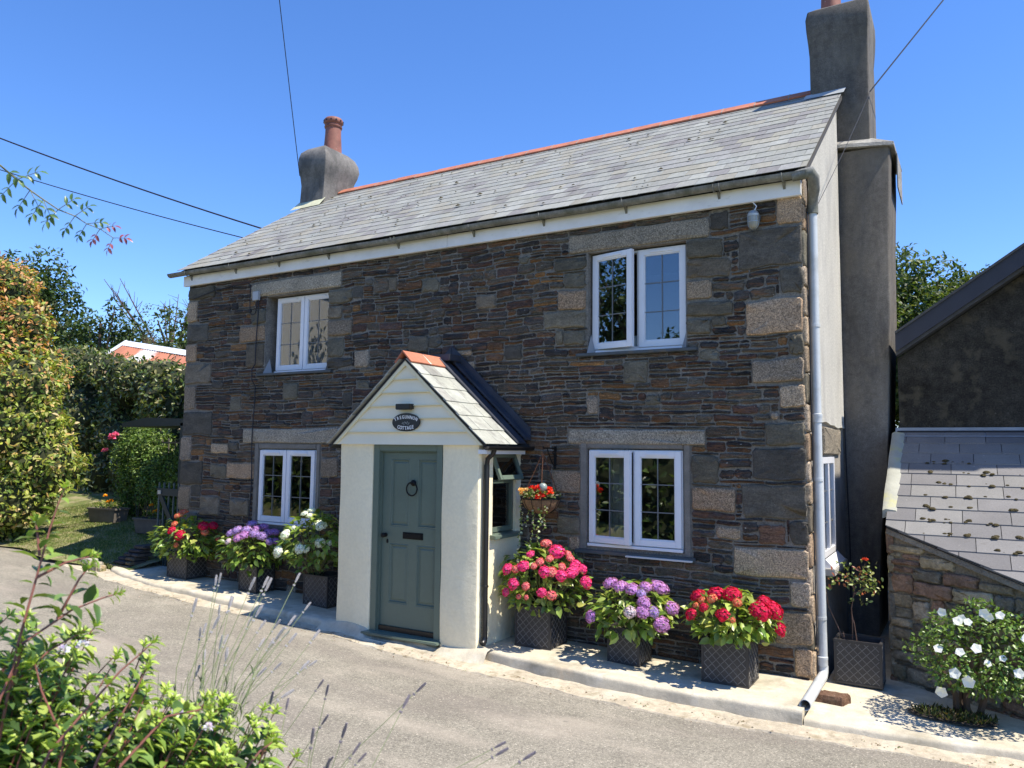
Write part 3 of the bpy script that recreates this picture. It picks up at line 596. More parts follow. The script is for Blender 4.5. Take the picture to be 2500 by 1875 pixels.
mb.add(vs, fs); mb.build('gutter', m_gutter, cott, smooth=True)
bxs = [-10.2, -9.2, -8.3, -7.35, -6.15, -5.0, -4.05, -3.05, -2.05, -1.42]
for x in bxs:
    q = MB(); dbl = x in (-6.15, -2.05)
    for dx in ((-.03, .03) if dbl else (0,)):
        pts = [(x+dx, gy+(gr+.006)*math.cos(t), gz+(gr+.006)*math.sin(t)) for t in np.linspace(math.pi*.98, 2*math.pi, 9)]
        q.tube(pts, .007, 5)
    q.add([(x-.012, gy+.04, gz-.05), (x+.012, gy+.04, gz-.05), (x+.012, gy+.085, gz-.115), (x-.012, gy+.085, gz-.115), (x-.012, gy+.085, gz-.03), (x+.012, gy+.085, gz-.03)], [(0, 1, 2, 3), (0, 4, 5, 1), (0, 3, 4), (1, 5, 2)])
    q.build('gutter_bracket', m_gutter, cott)
# downpipe with its offset from the gutter, brackets and outlet shoe
q = MB(); q.tube([(-1.33, 7.49, 4.70), (-1.24, 7.49, 4.71), (-1.17, 7.51, 4.72), (-1.15, 7.55, 4.68), (-1.16, 7.66, 4.6), (-1.19, 7.75, 4.54), (-1.2, 7.79, 4.46), (-1.2, 7.79, 4.4)], [.045, .052, .06, .056, .052, .05, .053, .054], 14)
q.build('gutter_outlet', m_gutter, cott, smooth=True)
q = MB(); q.tube([(-1.2, 7.79, 4.45), (-1.2, 7.79, 3.0), (-1.2, 7.79, 1.2), (-1.195, 7.8, .1)], .041, 16)
for zz in (2.42, .17): q.lathe((-1.2, 7.79, zz), [(.041, -.05), (.048, -.048), (.048, .0), (.05, .005), (.05, .03), (.041, .035)], 16)
dp = q.build('downpipe', m_pipe, cott, smooth=True)
for zz in (3.3, 1.83, .55):
    q = MB(); q.lathe((-1.2, 7.79, zz), [(.041, -.014), (.047, -.014), (.047, .014), (.041, .014)], 16); q.box(-1.285, 7.775, zz-.012, -1.24, 7.805, zz+.012); q.box(-1.288, 7.72, zz-.01, -1.275, 7.86, zz+.01); q.build('pipe_bracket', m_pipe, dp)
q = MB(); q.tube([(-1.195, 7.8, .12), (-1.195, 7.79, .06), (-1.195, 7.74, .03), (-1.195, 7.3, .025), (-1.195, 6.84, .02)], .045, 16, caps=False)
q.tube([(-1.195, 6.84, .02), (-1.195, 6.9, .021), (-1.195, 7.3, .025)], .040, 16, caps=False)
vs = []
for rr in (.040, .045):
    for k in range(16): t = 2*math.pi*k/16; vs.append((-1.195+rr*math.cos(t), 6.84, .02+rr*math.sin(t)))
q.add(vs, [(k, (k+1) % 16, 16+(k+1) % 16, 16+k) for k in range(16)]); q.build('outlet_pipe', m_pipe, dp, smooth=True)
# ------------------------------------------------------------------ chimneys
def lump(name, rings, m, parent, n_side=5, nz=1, jit=.004, bev=.03):
    """rings: (z, x0, y0, x1, y1) lofted with rounded corners"""
    mb = MB(); vs = []; cnt = None
    for z, x0, y0, x1, y1 in rings:
        r = bev; ring = []
        for cx, cy, a0 in ((x0+r, y0+r, 180), (x1-r, y0+r, 270), (x1-r, y1-r, 0), (x0+r, y1-r, 90)):
            for a in (0, 45, 90): ring.append((cx+r*math.cos(R(a0+a))+U(-jit, jit), cy+r*math.sin(R(a0+a))+U(-jit, jit), z))
        cnt = len(ring); vs += ring
    k = len(rings); fs = [(i*cnt+j, i*cnt+(j+1) % cnt, (i+1)*cnt+(j+1) % cnt, (i+1)*cnt+j) for i in range(k-1) for j in range(cnt)]+[tuple(range(cnt))[::-1], tuple(range((k-1)*cnt, k*cnt))]
    mb.add(vs, fs); return mb.build(name, m, parent, smooth=True)
ch = lump('chimney_stack', [(6.0, -10.57, 10.08, -9.98, 10.9), (6.6, -10.57, 10.08, -9.98, 10.9), (6.78, -10.565, 10.09, -9.98, 10.88), (6.95, -10.56, 10.09, -9.975, 10.86), (7.1, -10.57, 10.07, -9.95, 10.88), (7.22, -10.585, 10.04, -9.91, 10.92), (7.34, -10.59, 10.03, -9.89, 10.95), (7.46, -10.59, 10.03, -9.9, 10.93), (7.57, -10.57, 10.06, -9.95, 10.88), (7.66, -10.5, 10.15, -10.04, 10.8), (7.7, -10.42, 10.3, -10.14, 10.75)], m_render_left, cott, bev=.02)
q = MB(); q.lathe((-10.28, 10.6, 7.62), [(.175, 0), (.172, .1), (.15, .45), (.148, .56), (.165, .575), (.17, .6), (.15, .615), (.15, .64), (.175, .66), (.185, .69), (.18, .73), (.155, .76), (.1, .765)], 24)
for k in range(12): t = k*math.pi/6; q.obox((-10.28+.182*math.cos(t), 10.6+.182*math.sin(t), 8.315), (.012*math.cos(t), .012*math.sin(t), 0), (-.013*math.sin(t), .013*math.cos(t), 0), (0, 0, .013), m=1)
q.build('chimney_pot', [m_pot, m_blackpl], ch, smooth=True)
# gable-end breast, sloped shoulder slab, tall stack
br = lump('shade_block', [(-.3, -1.3, 10.22, -.93, 11.3), (.3, -1.3, 10.22, -.92, 11.3), (1.1, -1.3, 10.22, -.885, 11.3), (1.9, -1.3, 10.22, -.8, 11.3), (2.85, -1.3, 10.22, -.76, 11.3), (3.8, -1.3, 10.22, -.72, 11.3), (4.7, -1.3, 10.22, -.71, 11.3), (5.5, -1.3, 10.22, -.68, 11.3), (5.86, -1.3, 10.22, -.675, 11.3)], m_render_dark, cott, jit=.005, bev=.02)
mb = MB(); mb.add([(-1.27, 10.17, 5.92), (-.62, 10.17, 5.84), (-.62, 11.35, 5.84), (-1.27, 11.35, 5.92), (-1.27, 10.18, 5.97), (-.62, 10.18, 5.885), (-.6, 11.35, 5.885), (-1.27, 11.35, 5.97), (-.87, 10.32, 6.02), (-1.27, 10.32, 6.06), (-.87, 11.1, 6.02), (-1.27, 11.1, 6.06)],
             [(0, 3, 2, 1), (0, 1, 5, 4), (1, 2, 6, 5), (4, 5, 8, 9), (5, 6, 10, 8), (9, 8, 10, 11), (2, 3, 7, 6), (7, 11, 10, 6), (3, 0, 4, 7), (4, 9, 11, 7)])
mb.box(-.618, 10.55, 5.42, -.606, 11.35, 5.86)
mb.build('shoulder_slab', mat('shoulder_slab_cement', (.3, .29, .26), rough=.95, noise=((5, .3, I1), (40, .25, I1)), bump=((30, .9, .02, I1),)), br)
st = lump('chimney_stack', [(5.5, -1.58, 10.3, -.885, 11.1), (6.1, -1.58, 10.3, -.885, 11.1), (6.9, -1.58, 10.3, -.885, 11.1), (7.25, -1.585, 10.3, -.885, 11.1), (7.42, -1.6, 10.28, -.88, 11.16), (7.58, -1.615, 10.25, -.87, 11.22), (7.74, -1.62, 10.24, -.865, 11.24), (7.85, -1.6, 10.27, -.87, 11.2), (7.91, -1.54, 10.36, -.9, 11.1), (7.95, -1.45, 10.46, -1.0, 11.0)], m_render_dark, cott, jit=.005, bev=.03)
q = MB(); q.lathe((-1.36, 10.72, 7.8), [(.14, 0), (.135, .1), (.12, .5), (.14, .52), (.14, .6), (.1, .62)], 20); q.build('chimney_pot', m_pot, st, smooth=True)
# ------------------------------------------------------------------ porch
PX0, PX1, PY = -6.28, -4.357, 6.76
WX0, WX1 = 7.04, 7.53      # side window, along y
def porch_z(x): return zr(x)-.1
mb = MB()
def wallgrid(x0, x1, z0, z1, y, nx, nzz):
    vs = [(x0+(x1-x0)*i/nx, y+.006*math.sin(i*1.9+j*.7)+.004*math.sin(j*2.3), z0+(z1-z0)*j/nzz) for i in range(nx+1) for j in range(nzz+1)]
    mb.add(vs, [(i*(nzz+1)+j, (i+1)*(nzz+1)+j, (i+1)*(nzz+1)+j+1, i*(nzz+1)+j+1) for i in range(nx) for j in range(nzz)])
DX0, DX1, DZ0, DZ1 = -5.785, -4.83, .05, 2.12
def pier(x0, x1, y0, y1, z0, z1):
    # softly rounded rendered pier
    r = .03; n = 16; rings = []
    for j in range(n+1):
        z = z0+(z1-z0)*j/n; k = .003*math.sin(j*.9+x0*3); ring = []
        for cx, cy, a0 in ((x0+r-k*.6, y0+r-k, 180), (x1-r+(k*.6 if x1 > -4.5 else 0), y0+r-k, 270), (x1-r+(k*.6 if x1 > -4.5 else 0), y1, 0), (x0+r-k*.6, y1, 90)):
            for a in (0, 45, 90): ring.append((cx+r*math.cos(R(a0+a)), cy+r*math.sin(R(a0+a)), z))
        rings.append(ring)
    c = 12; mb.add([p for q in rings for p in q], [(i*c+j, i*c+(j+1) % c, (i+1)*c+(j+1) % c, (i+1)*c+j) for i in range(n) for j in range(c)]+[tuple(range(c))[::-1], tuple(range(n*c, n*c+c))])
pier(PX0, DX0, PY, PY+.22, -.12, 2.13); pier(DX1, PX1, PY, PY+.22, -.16, 2.13)
mb.box(PX0, PY+.2, -.1, PX0+.16, YF, 2.12)
for a, b, c, d in ((PY+.2, -.1, WX0, 2.12), (WX0, -.1, WX1, 1.14), (WX1, -.1, YF, 2.12), (WX0, 2.05, WX1, 2.12)): mb.box(PX1-.16, a, b, PX1, c, d)
mb.build('porch_wall', m_cream, cott, smooth=True)
mb = MB(); mb.box(PX0+.16, PY+.25, -.1, PX1-.16, YF, .06); mb.box(PX0+.16, PY+.3, 2.3, PX1-.16, YF, 2.33); mb.build('porch_interior', mat('porch_inner', (.3, .29, .26), rough=.9), cott)
# rough cement foot below the porch
mb = MB(); xs_ = list(np.arange(-6.45, -4.2, .07)); vs = []
for x in xs_:
    e = .06+.05*math.sin(x*3.1)**2+U(0, .015); t = zr(x)+.09+.02*math.sin(x*7); t -= .05 if -5.8 < x < -4.8 else 0
    vs += [(x, PY+.06, t+.03), (x, PY-.02, t+.015), (x, PY-e*.6, t-.02), (x, PY-e, zr(x)+.03), (x, PY-e-.1, zr(x)-.03)]
mb.add(vs, [(i*5+j, (i+1)*5+j, (i+1)*5+j+1, i*5+j+1) for i in range(len(xs_)-1) for j in range(4)]); mb.build('porch_footing', m_concrete, cott, smooth=True)
# gable cladding
GZ, AZ, AX = 2.12, 3.035, -5.318
hl, hr_ = (AX-(-6.36)), (-4.27-AX)
zb_ = [2.12, 2.262, 2.41, 2.552, 2.70, 2.848, 3.0]
def xl_at(z): return AX-hl*(AZ+.02-z)/(AZ+.02-GZ)
def xr_at(z): return AX+hr_*(AZ+.02-z)/(AZ+.02-GZ)
mb = MB()
for i in range(6):
    a, b = zb_[i], zb_[i+1]
    y_a, y_b = PY-.035, PY-.012
    v = [(xl_at(a), y_a, a), (xr_at(a), y_a, a), (xr_at(b), y_b, b), (xl_at(b), y_b, b), (xl_at(a), PY+.02, a), (xr_at(a), PY+.02, a)]
    mb.add(v, [(0, 1, 2, 3), (0, 4, 5, 1)])
mb.build('gable_cladding', m_clad, cott)
m_edge = mat('cladding_trim', (.78, .72, .5), rough=.5)
mb = MB()
for i in range(1, 6): z = zb_[i]; mb.box(xl_at(z)+.03, PY-.044, z-.006, xr_at(z)-.03, PY-.03, z+.004)
for s in (-1, 1):
    xe, hh = (-6.36, hl) if s < 0 else (-4.27, hr_); d = Vector((AX-xe, 0, AZ+.02-GZ)).normalized(); nn = Vector((-d.z*s*-1, 0, abs(d.x)))
    p0, p1 = Vector((xe, PY-.05, GZ)), Vector((AX, PY-.05, AZ+.02)); dn = Vector((d.z*(-s), 0, -abs(d.x))).normalized()*.035
    mb.prism([p0, p1, p1+Vector((0, 0, -.055)), p0+Vector((.055*-s, 0, 0))], (0, .022, 0))
mb.build('bargeboard', m_edge, cott)
# door: frame, leaf with four panels
fr = MB(); y = PY+.015
fr.box(DX0, y, DZ0, DX0+.082, y+.09, DZ1); fr.box(DX1-.078, y, DZ0, DX1, y+.09, DZ1); fr.box(DX0+.082, y, 2.05, DX1-.078, y+.09, DZ1)
fr.box(DX0+.082, y+.03, DZ0, DX0+.097, y+.09, 2.05); fr.box(DX1-.093, y+.03, DZ0, DX1-.078, y+.09, 2.05); fr.box(DX0+.097, y+.03, 2.035, DX1-.093, y+.09, 2.05)
fr.build('door_frame', m_door, cott, bevel=.003)
dr = MB(); lx0, lx1, lz0, lz1, yd = DX0+.1, DX1-.096, .125, 2.032, PY+.075
px = [(-5.582, -5.305), (-5.2, -4.925)]; pz = [(.372, 1.03), (1.21, 1.965)]
xs_ = [lx0, px[0][0], px[0][1], px[1][0], px[1][1], lx1]; zs_ = [lz0, pz[0][0], pz[0][1], pz[1][0], pz[1][1], lz1]
for i in range(5):
    for j in range(5):
        if i in (1, 3) and j in (1, 3):
            a, c, b, d = xs_[i], xs_[i+1], zs_[j], zs_[j+1]; rg = []
            for ins, dep in ((0, 0), (.006, .004), (.016, -.002), (.026, .016), (.04, .016), (.055, .008)): rg.append([(a+ins, yd+dep, b+ins), (c-ins, yd+dep, b+ins), (c-ins, yd+dep, d-ins), (a+ins, yd+dep, d-ins)])
            vs = [p for r_ in rg for p in r_]; k = len(rg)
            dr.add(vs, [(q*4+w_, q*4+(w_+1) % 4, (q+1)*4+(w_+1) % 4, (q+1)*4+w_) for q in range(k-1) for w_ in range(4)]+[((k-1)*4, (k-1)*4+1, (k-1)*4+2, (k-1)*4+3)])
        else: dr.add([(xs_[i], yd, zs_[j]), (xs_[i+1], yd, zs_[j]), (xs_[i+1], yd, zs_[j+1]), (xs_[i], yd, zs_[j+1])], [(0, 1, 2, 3)])
dr.box(lx0, yd+.03, lz0, lx1, yd+.045, lz1); dr.box(lx0, yd+.001, lz0-.002, lx1, yd+.03, lz0)
door = dr.build('door', m_door, cott)
q = MB(); q.lathe((0, 0, 0), [(.0, .0), (.032, .004), (.034, .02), (.02, .034), (.012, .04)], 16)
def vflip(mb_, c): mb_.v = [(c[0]+p[0], c[1]-p[2], c[2]+p[1]) for p in mb_.v]   # turn a lathe so its axis points to -y
vflip(q, (-5.25, yd, 1.70))
q.tube([(-5.25, yd-.028, 1.69), (-5.25, yd-.04, 1.70), (-5.25, yd-.052, 1.69)], .012, 8)
q.tube([(-5.25+.072*math.sin(t), yd-.042+.0*t, 1.635-.072*math.cos(t)+0*t) for t in np.linspace(0, 2*math.pi, 29)], .0085, 8)
q.build('knocker', m_iron, door, smooth=True)
q = MB(); q.box(-5.388, yd-.008, 1.085, -5.112, yd+.001, 1.158); q.box(-5.368, yd-.014, 1.1, -5.132, yd-.007, 1.145); q.build('letter_plate', m_iron, door, bevel=.002)
q = MB(); q.lathe((0, 0, 0), [(.024, 0), (.024, .008), (.01, .012), (.01, .03), (.018, .035), (.027, .045), (.027, .058), (.015, .066)], 16); vflip(q, (-5.63, yd, 1.112)); q.build('door_knob', m_iron, door, smooth=True)
q = MB(); q.lathe((0, 0, 0), [(.016, 0), (.016, .006), (.006, .009)], 14, ax=(.8, 1.5)); vflip(q, (-5.605, yd, 1.045)); q.build('keyhole_cover', m_iron, door)
q = MB(); q.box(DX0+.1, PY+.05, .075, DX1-.096, PY+.1, .122); q.build('weatherbar', m_blackpl, cott)
q = MB(); v = [(DX0-.055, PY-.075, .03), (DX1+.03, PY-.075, .03), (DX1+.03, PY-.075, .055), (DX0-.055, PY-.075, .055), (DX0-.055, PY+.1, .03), (DX1+.03, PY+.1, .03), (DX1+.03, PY+.1, .075), (DX0-.055, PY+.1, .075)]
q.add(v, [(0, 1, 2, 3), (3, 2, 6, 7), (4, 7, 6, 5), (0, 4, 5, 1), (0, 3, 7, 4), (1, 5, 6, 2)]); q.build('door_sill', m_door, cott, bevel=.008)
# porch roof
pr_ = thing_roof = None
def pz_(x): return (AZ+.05-(AX-x)*(AZ+.03-GZ)/hl) if x < AX else (AZ+.05-(x-AX)*(AZ+.03-GZ)/hr_)
mb = MB(); xe0, xe1 = -6.40, -4.235
mb.add([(xe0, PY-.05, pz_(xe0)), (AX, PY-.05, pz_(AX)), (xe1, PY-.05, pz_(xe1)), (xe0, YF, pz_(xe0)), (AX, YF, pz_(AX)), (xe1, YF, pz_(xe1)),
        (xe0, PY-.05, pz_(xe0)-.03), (AX, PY-.05, pz_(AX)-.035), (xe1, PY-.05, pz_(xe1)-.03), (xe0, YF, pz_(xe0)-.03), (AX, YF, pz_(AX)-.035), (xe1, YF, pz_(xe1)-.03)],
       [(0, 1, 4, 3), (1, 2, 5, 4), (6, 9, 10, 7), (7, 10, 11, 8), (0, 6, 7, 1), (1, 7, 8, 2), (0, 3, 9, 6), (2, 8, 11, 5)])
proof = mb.build('porch_roof', mat('porch_deck', (.03, .03, .03), rough=.8), cott)
mb = MB()
for s in (-1, 1):
    h_ = hl+.04 if s < 0 else hr_+.035; L_ = math.hypot(h_, AZ+.03-GZ); ux, uz = s*h_/L_, -(AZ+.03-GZ)*(1)/L_*(h_/(hl if s < 0 else hr_)); nn = Vector((-uz*s, 0, abs(ux))).normalized() if s > 0 else Vector((uz, 0, abs(ux))).normalized()
    d = Vector((ux, 0, uz)).normalized(); rowsp = 6; L_ = (h_)/abs(d.x); stp = (L_-.10)/rowsp
    for r in range(rowsp):
        yy = PY-.085-U(0, .01)
        first = True
        while yy < 7.3:
            wd = U(.2, .3)*(.6 if first and r % 2 else 1); ya, yb = yy, min(yy+wd-.004, 7.32); first = False
            s1 = L_-r*stp; s0 = max(s1-stp*1.2, .0); a = Vector((AX, 0, AZ+.06))+d*s1; b = Vector((AX, 0, AZ+.06))+d*s0
            c = random.choice([(.38, .39, .34), (.35, .36, .32), (.32, .32, .29), (.41, .42, .37)]); kf = U(.9, 1.08); cc = tuple(v*kf for v in c)
            o1, o0 = nn*(.016+U(0, .003)), nn*.006; th = nn*.008
            P4 = [Vector((a.x, ya+U(0, .004), a.z))+o1, Vector((a.x, yb, a.z))+o1+d*U(-.004, .004), Vector((b.x, yb, b.z))+o0, Vector((b.x, ya, b.z))+o0]
            mb.add(P4+[p+th for p in P4], [(0, 1, 2, 3), (4, 5, 6, 7), (0, 1, 5, 4), (1, 2, 6, 5), (2, 3, 7, 6), (3, 0, 4, 7)], cc)
            yy += wd
mb.build('porch_slates', m_porchslate, proof)
q = MB()
for k, (a, b) in enumerate(((PY-.1, 7.02), (7.035, 7.37))):
    t = AZ+.125
    pts = [(AX-.115, a, t-.125), (AX, a, t), (AX+.125, a, t-.125), (AX+.112, a, t-.14), (AX, a, t-.02), (AX-.1, a, t-.14)]
    q.prism([Vector(p) for p in pts], (0, b-a, 0))
q.build('ridge_tiles', m_terra, proof, bevel=.003)
q = MB(); q.prism([Vector((AX-.12, 7.015, AZ)), Vector((AX, 7.015, AZ+.118)), Vector((AX+.128, 7.015, AZ))], (0, .024, 0)); q.build('ridge_mortar', mat('pale_mortar', (.6, .56, .48), rough=.9), proof)
q = MB()   # dark flashing strip and upstand against the wall
for s in (-1, 1):
    xe = xe0 if s < 0 else xe1
    for (ya, yb, h0, h1) in ((7.31, 7.5, .032, .045), (7.495, YF-.02, .075, .1), (YF-.045, YF-.03, .1, .2)):
        e = Vector((xe+s*.02, ya, pz_(xe)+h0)); f = Vector((AX, ya, AZ+.06+h0*1.2)); q.prism([e, f, f+Vector((0, 0, h1-h0+.012)), e+Vector((0, 0, h1-h0+.012))], (0, yb-ya, 0))
q.box(AX-.14, 7.36, AZ+.08, AX+.14, YF-.02, AZ+.16)
q.build('flashing', m_lead, proof, bevel=.006)
# porch gutter and its black downpipe
q = MB(); gx = -4.205; gz2 = 2.112
for seg in (0,):
    vs = []; ys = (PY-.1, 6.9, 7.2, YF-.03)
    for y in ys:
        for k in range(9): t = math.pi+math.pi*k/8; vs.append((gx+.042*math.cos(t), y, gz2+.042*math.sin(t)))
        for k in range(9): t = 2*math.pi-math.pi*k/8; vs.append((gx+.037*math.cos(t), y, gz2+.037*math.sin(t)))
    q.add(vs, [(i*18+j, (i+1)*18+j, (i+1)*18+(j+1) % 18, i*18+(j+1) % 18) for i in range(3) for j in range(18)]+[tuple(range(18)), tuple(range(54, 72))])
q.build('porch_gutter', m_blackpl, proof)
q = MB(); q.tube([(-4.215, 6.84, 2.09), (-4.23, 6.84, 2.04), (-4.3, 6.84, 1.98), (-4.31, 6.84, 1.9)], .026, 12); q.tube([(-4.31, 6.84, 1.92), (-4.31, 6.84, .14)], .03, 14); q.lathe((-4.31, 6.84, .66), [(.03, 0), (.036, .004), (.036, .02), (.03, .024)], 14)
q.tube([(-4.31, 6.84, .16), (-4.31, 6.83, .12), (-4.31, 6.8, .1)], .034, 12); q.build('porch_downpipe', m_blackpl, cott, smooth=True)
q = MB(); q.box(-4.355, PY-.02, 2.03, -4.25, YF-.1, 2.075); q.build('soffit_board', m_upvc, proof)
# side window of the porch with its open top light
fr = MB(); X = PX1-.06
for a, b, c, d in ((WX0, 1.19, WX0+.045, 2.05), (WX1-.045, 1.19, WX1, 2.05), (WX0+.045, 2.0, WX1-.045, 2.05), (WX0+.045, 1.19, WX1-.045, 1.24), (WX0+.045, 1.71, WX1-.045, 1.75)): fr.box(X-.03, a, b, X+.03, c, d)
w = fr.build('window', m_door, cott, bevel=.003)
g = MB(); g.box(X-.008, WX0+.045, 1.24, X-.003, WX1-.045, 1.71); g.build('glass', m_glass, w)
v_, gl = MB(), MB(); an = R(22)
def vt(y, h, o=0): return (X+.035+math.sin(an)*h+o*math.cos(an), y, 2.03-math.cos(an)*h+o*math.sin(an))
def vbox(m_, y0, h0, y1, h1, o0, o1): m_.add([vt(y0, h0, o0), vt(y1, h0, o0), vt(y1, h1, o0), vt(y0, h1, o0), vt(y0, h0, o1), vt(y1, h0, o1), vt(y1, h1, o1), vt(y0, h1, o1)], [(0, 1, 2, 3), (4, 5, 6, 7), (0, 1, 5, 4), (1, 2, 6, 5), (2, 3, 7, 6), (3, 0, 4, 7)])
for a, b, c, d in ((WX0-.0, 0, WX0+.045, .3), (WX1-.04, 0, WX1+.005, .3), (WX0+.045, 0, WX1-.04, .045), (WX0+.045, .25, WX1-.04, .3)): vbox(v_, a, b, c, d, -.015, .02)
vbox(gl, WX0+.045, .045, WX1-.04, .25, -.002, .003)
v_.build('top_light', m_door, w, bevel=.003); gl.build('glass', m_glass, w)
q = MB(); q.add([(PX1-.1, WX0-.05, 1.19), (PX1-.1, WX1+.06, 1.19), (PX1+.07, WX0-.05, 1.165), (PX1+.07, WX1+.06, 1.165), (PX1+.07, WX0-.05, 1.13), (PX1+.07, WX1+.06, 1.13), (PX1-.1, WX0-.05, 1.13), (PX1-.1, WX1+.06, 1.13)], [(0, 2, 3, 1), (2, 4, 5, 3), (0, 6, 4, 2), (1, 3, 5, 7), (4, 6, 7, 5)])
q.build('sill', m_door, w, bevel=.005)
# ------------------------------------------------------------------ sign, lights, cables
def text_obj(parts, name, m, parent, y):
    """parts: (char, x, z, rotation, size); letters cut as thin solid metal"""
    vs, fs = [], []
    for ch_, x, z, a, s in parts:
        cu = bpy.data.curves.new('t', 'FONT'); cu.body = ch_; cu.size = s; cu.extrude = .002; cu.offset = s*.014; cu.align_x = 'CENTER'; cu.resolution_u = 3
        ob = bpy.data.objects.new('t', cu); COL.objects.link(ob); bpy.context.view_layer.update()
        me = bpy.data.meshes.new_from_object(ob); n = len(vs)
        for v in me.vertices:
            p = v.co; px_, pz_0 = p.x*.8, p.y; xx = px_*math.cos(a)-pz_0*math.sin(a); zz = px_*math.sin(a)+pz_0*math.cos(a)
            vs.append((x+xx, y-p.z-.002, z+zz))
        fs += [tuple(i+n for i in p.vertices) for p in me.polygons]
        bpy.data.objects.remove(ob); bpy.data.curves.remove(cu); bpy.data.meshes.remove(me)
    q = MB(); q.add(vs, fs); return q.build(name, m, parent)
SX, SZ, SY = -5.287, 2.366, PY-.05
sg = thing('house_sign', (SX, SY, SZ), 'black oval nameplate with white lettering on the porch gable', 'sign')
q = MB(); q.prism([Vector((SX+.193*math.cos(t), SY+.012, SZ+.101*math.sin(t))) for t in np.linspace(0, 2*math.pi, 40, endpoint=False)], (0, -.014, 0)); q.build('plaque', m_sign_b, sg, bevel=.003)
parts = []
w1 = 'TREGUNNON'; adv = {'T': .9, 'I': .5}
for i, c in enumerate(w1):
    u = (i-4)/4.0; x = u*.138; z = .06*math.sqrt(max(0, 1-(u*.8)**2))-.02; a = -u*.5; parts.append((c, SX+x, SZ+z, a, .052))
for i, c in enumerate('COTTAGE'):
    u = (i-3)/3.0; x = u*.1; z = -.083+.012*u*u+.0; a = u*.12; parts.append((c, SX+x, SZ+z, a, .056))
text_obj(parts, 'lettering', m_sign_w, sg, SY-.002)
q = MB()
for i in range(9):   # little flower spray between the words
    ex, ez = SX+(i-4)*.0115, SZ-.006+.011*math.sin(i*2.4)-.004*abs(i-4)*.5
    for k in range(5): t = k*2*math.pi/5; q.obox((ex+.005*math.cos(t), SY-.004, ez+.005*math.sin(t)), (.0026*math.cos(t), 0, .0026*math.sin(t)), (0, .0008, 0), (-.0015*math.sin(t), 0, .0015*math.cos(t)))
for sx in (): q.lathe((0, 0, 0), [(.005, 0), (.005, .003)], 8); n_ = len(q.v)-16; q.v[n_:] = [(SX+sx+p[0], SY-.002-p[2], SZ+p[1]) for p in q.v[n_:]]
q.build('emblem', mat('worn_sign_paint', (.4, .42, .4), rough=.6), sg)
q = MB(); q.box(-5.392, PY-.11, 2.508, -5.195, PY-.03, 2.566); q.box(-5.38, PY-.118, 2.502, -5.207, PY-.04, 2.509)
tag(q.build('sign_light', m_blackpl, None, bevel=.005), 'small black box light fixed above the oval nameplate', 'light')
lm = thing('bulkhead_lamp', (-1.715, YF, 4.27), 'dusty caged bulkhead lamp hanging on the wall at top right of the cottage', 'lamp')
q = MB(); q.lathe((-1.715, YF-.085, 4.27), [(.01, 0), (.03, .006), (.046, .028), (.052, .06), (.052, .12)], 16); q.build('globe', m_lampgl, lm, smooth=True)
q = MB(); q.lathe((-1.715, YF-.085, 4.39), [(.056, 0), (.058, .02), (.04, .05), (.02, .06)], 16); q.box(-1.735, YF-.06, 4.395, -1.695, YF+.0, 4.435); q.build('cap', m_galv, lm, smooth=False)
q = MB()
for k in range(8): t = k*math.pi/4; q.tube([(-1.715+.056*math.cos(t)*a, YF-.085+.056*math.sin(t)*a, 4.27+z) for a, z in ((1, .13), (1, .06), (.86, .022), (.4, -.002), (0, -.006))], .0022, 4)
q.lathe((-1.715, YF-.085, 4.33), [(.055, 0), (.058, 0), (.058, .005), (.055, .005)], 16); q.build('cage', m_galv, lm)
q = MB(); q.tube([(-1.715, YF-.07, 4.44), (-1.70, YF-.06, 4.47), (-1.69, YF-.05, 4.5), (-1.72, YF-.05, 4.54), (-1.75, YF-.05, 4.56)], .006, 6); q.build('flex', m_upvc, lm)
jb = thing('junction_box', (-8.78, YF, 4.2), 'small grey cable junction box beside the upper left window', 'junction box')
q = MB(); q.box(-8.84, YF-.065, 4.19, -8.72, YF-.02, 4.32); q.build('box', mat('grey_plastic', (.42, .44, .46), rough=.5), jb, bevel=.004)
q = MB(); q.tube([(-8.76, YF-.045, 4.2), (-8.765, YF-.045, 4.08), (-8.79, YF-.045, 4.0), (-8.85, YF-.045, 3.98), (-8.9, YF-.045, 4.02), (-8.91, YF-.045, 4.2), (-8.91, YF-.045, 4.42), (-8.97, YF-.045, 4.47), (-9.2, YF-.045, 4.46), (-9.7, YF-.045, 4.42), (-10.2, YF-.045, 4.33)], .006, 6)
q.build('loop_cable', m_cable, jb)
q = MB(); q.tube([(-8.745+.012*math.sin(z*5), YF-.04-(.06 if abs(z-3.1) < .12 else 0), z) for z in np.arange(4.22, .95, -.08)], .0075, 6)
tag(q.build('wall_cable', m_cable), 'thin black cable running down the wall left of the left windows', 'cable')
q = MB(); q.tube([(XR+.045, 7.72+.012*math.sin(z*4), z) for z in np.arange(4.4, 0, -.12)], .006, 6); tag(q.build('wall_cable', m_cable), 'dark cable clipped down the sunny gable corner beside the grey downpipe', 'cable')
q = MB(); q.tube([(XR+.04+.012*math.sin(z*2), 10.2, z) for z in np.arange(2.6, .2, -.15)]+[(-1.22, 10.19, .2)], .007, 6); tag(q.build('wall_cable', m_cable), 'thin cable running down the inner edge of the dark chimney breast', 'cable')
def wire(a, b, sag, r, label, n=24):
    a, b = Vector(a), Vector(b); q = MB(); q.tube([a.lerp(b, t)-Vector((0, 0, 4*sag*t*(1-t))) for t in np.linspace(0, 1, n)], r, 6); tag(q.build('overhead_cable', m_cable), label, 'cable', 'overhead cables')
wire((-20.4, 5.23, 10.05), (-10.5, 9.15, 5.89), .17, .014, 'thicker overhead cable running from the upper left to the far roof slope')
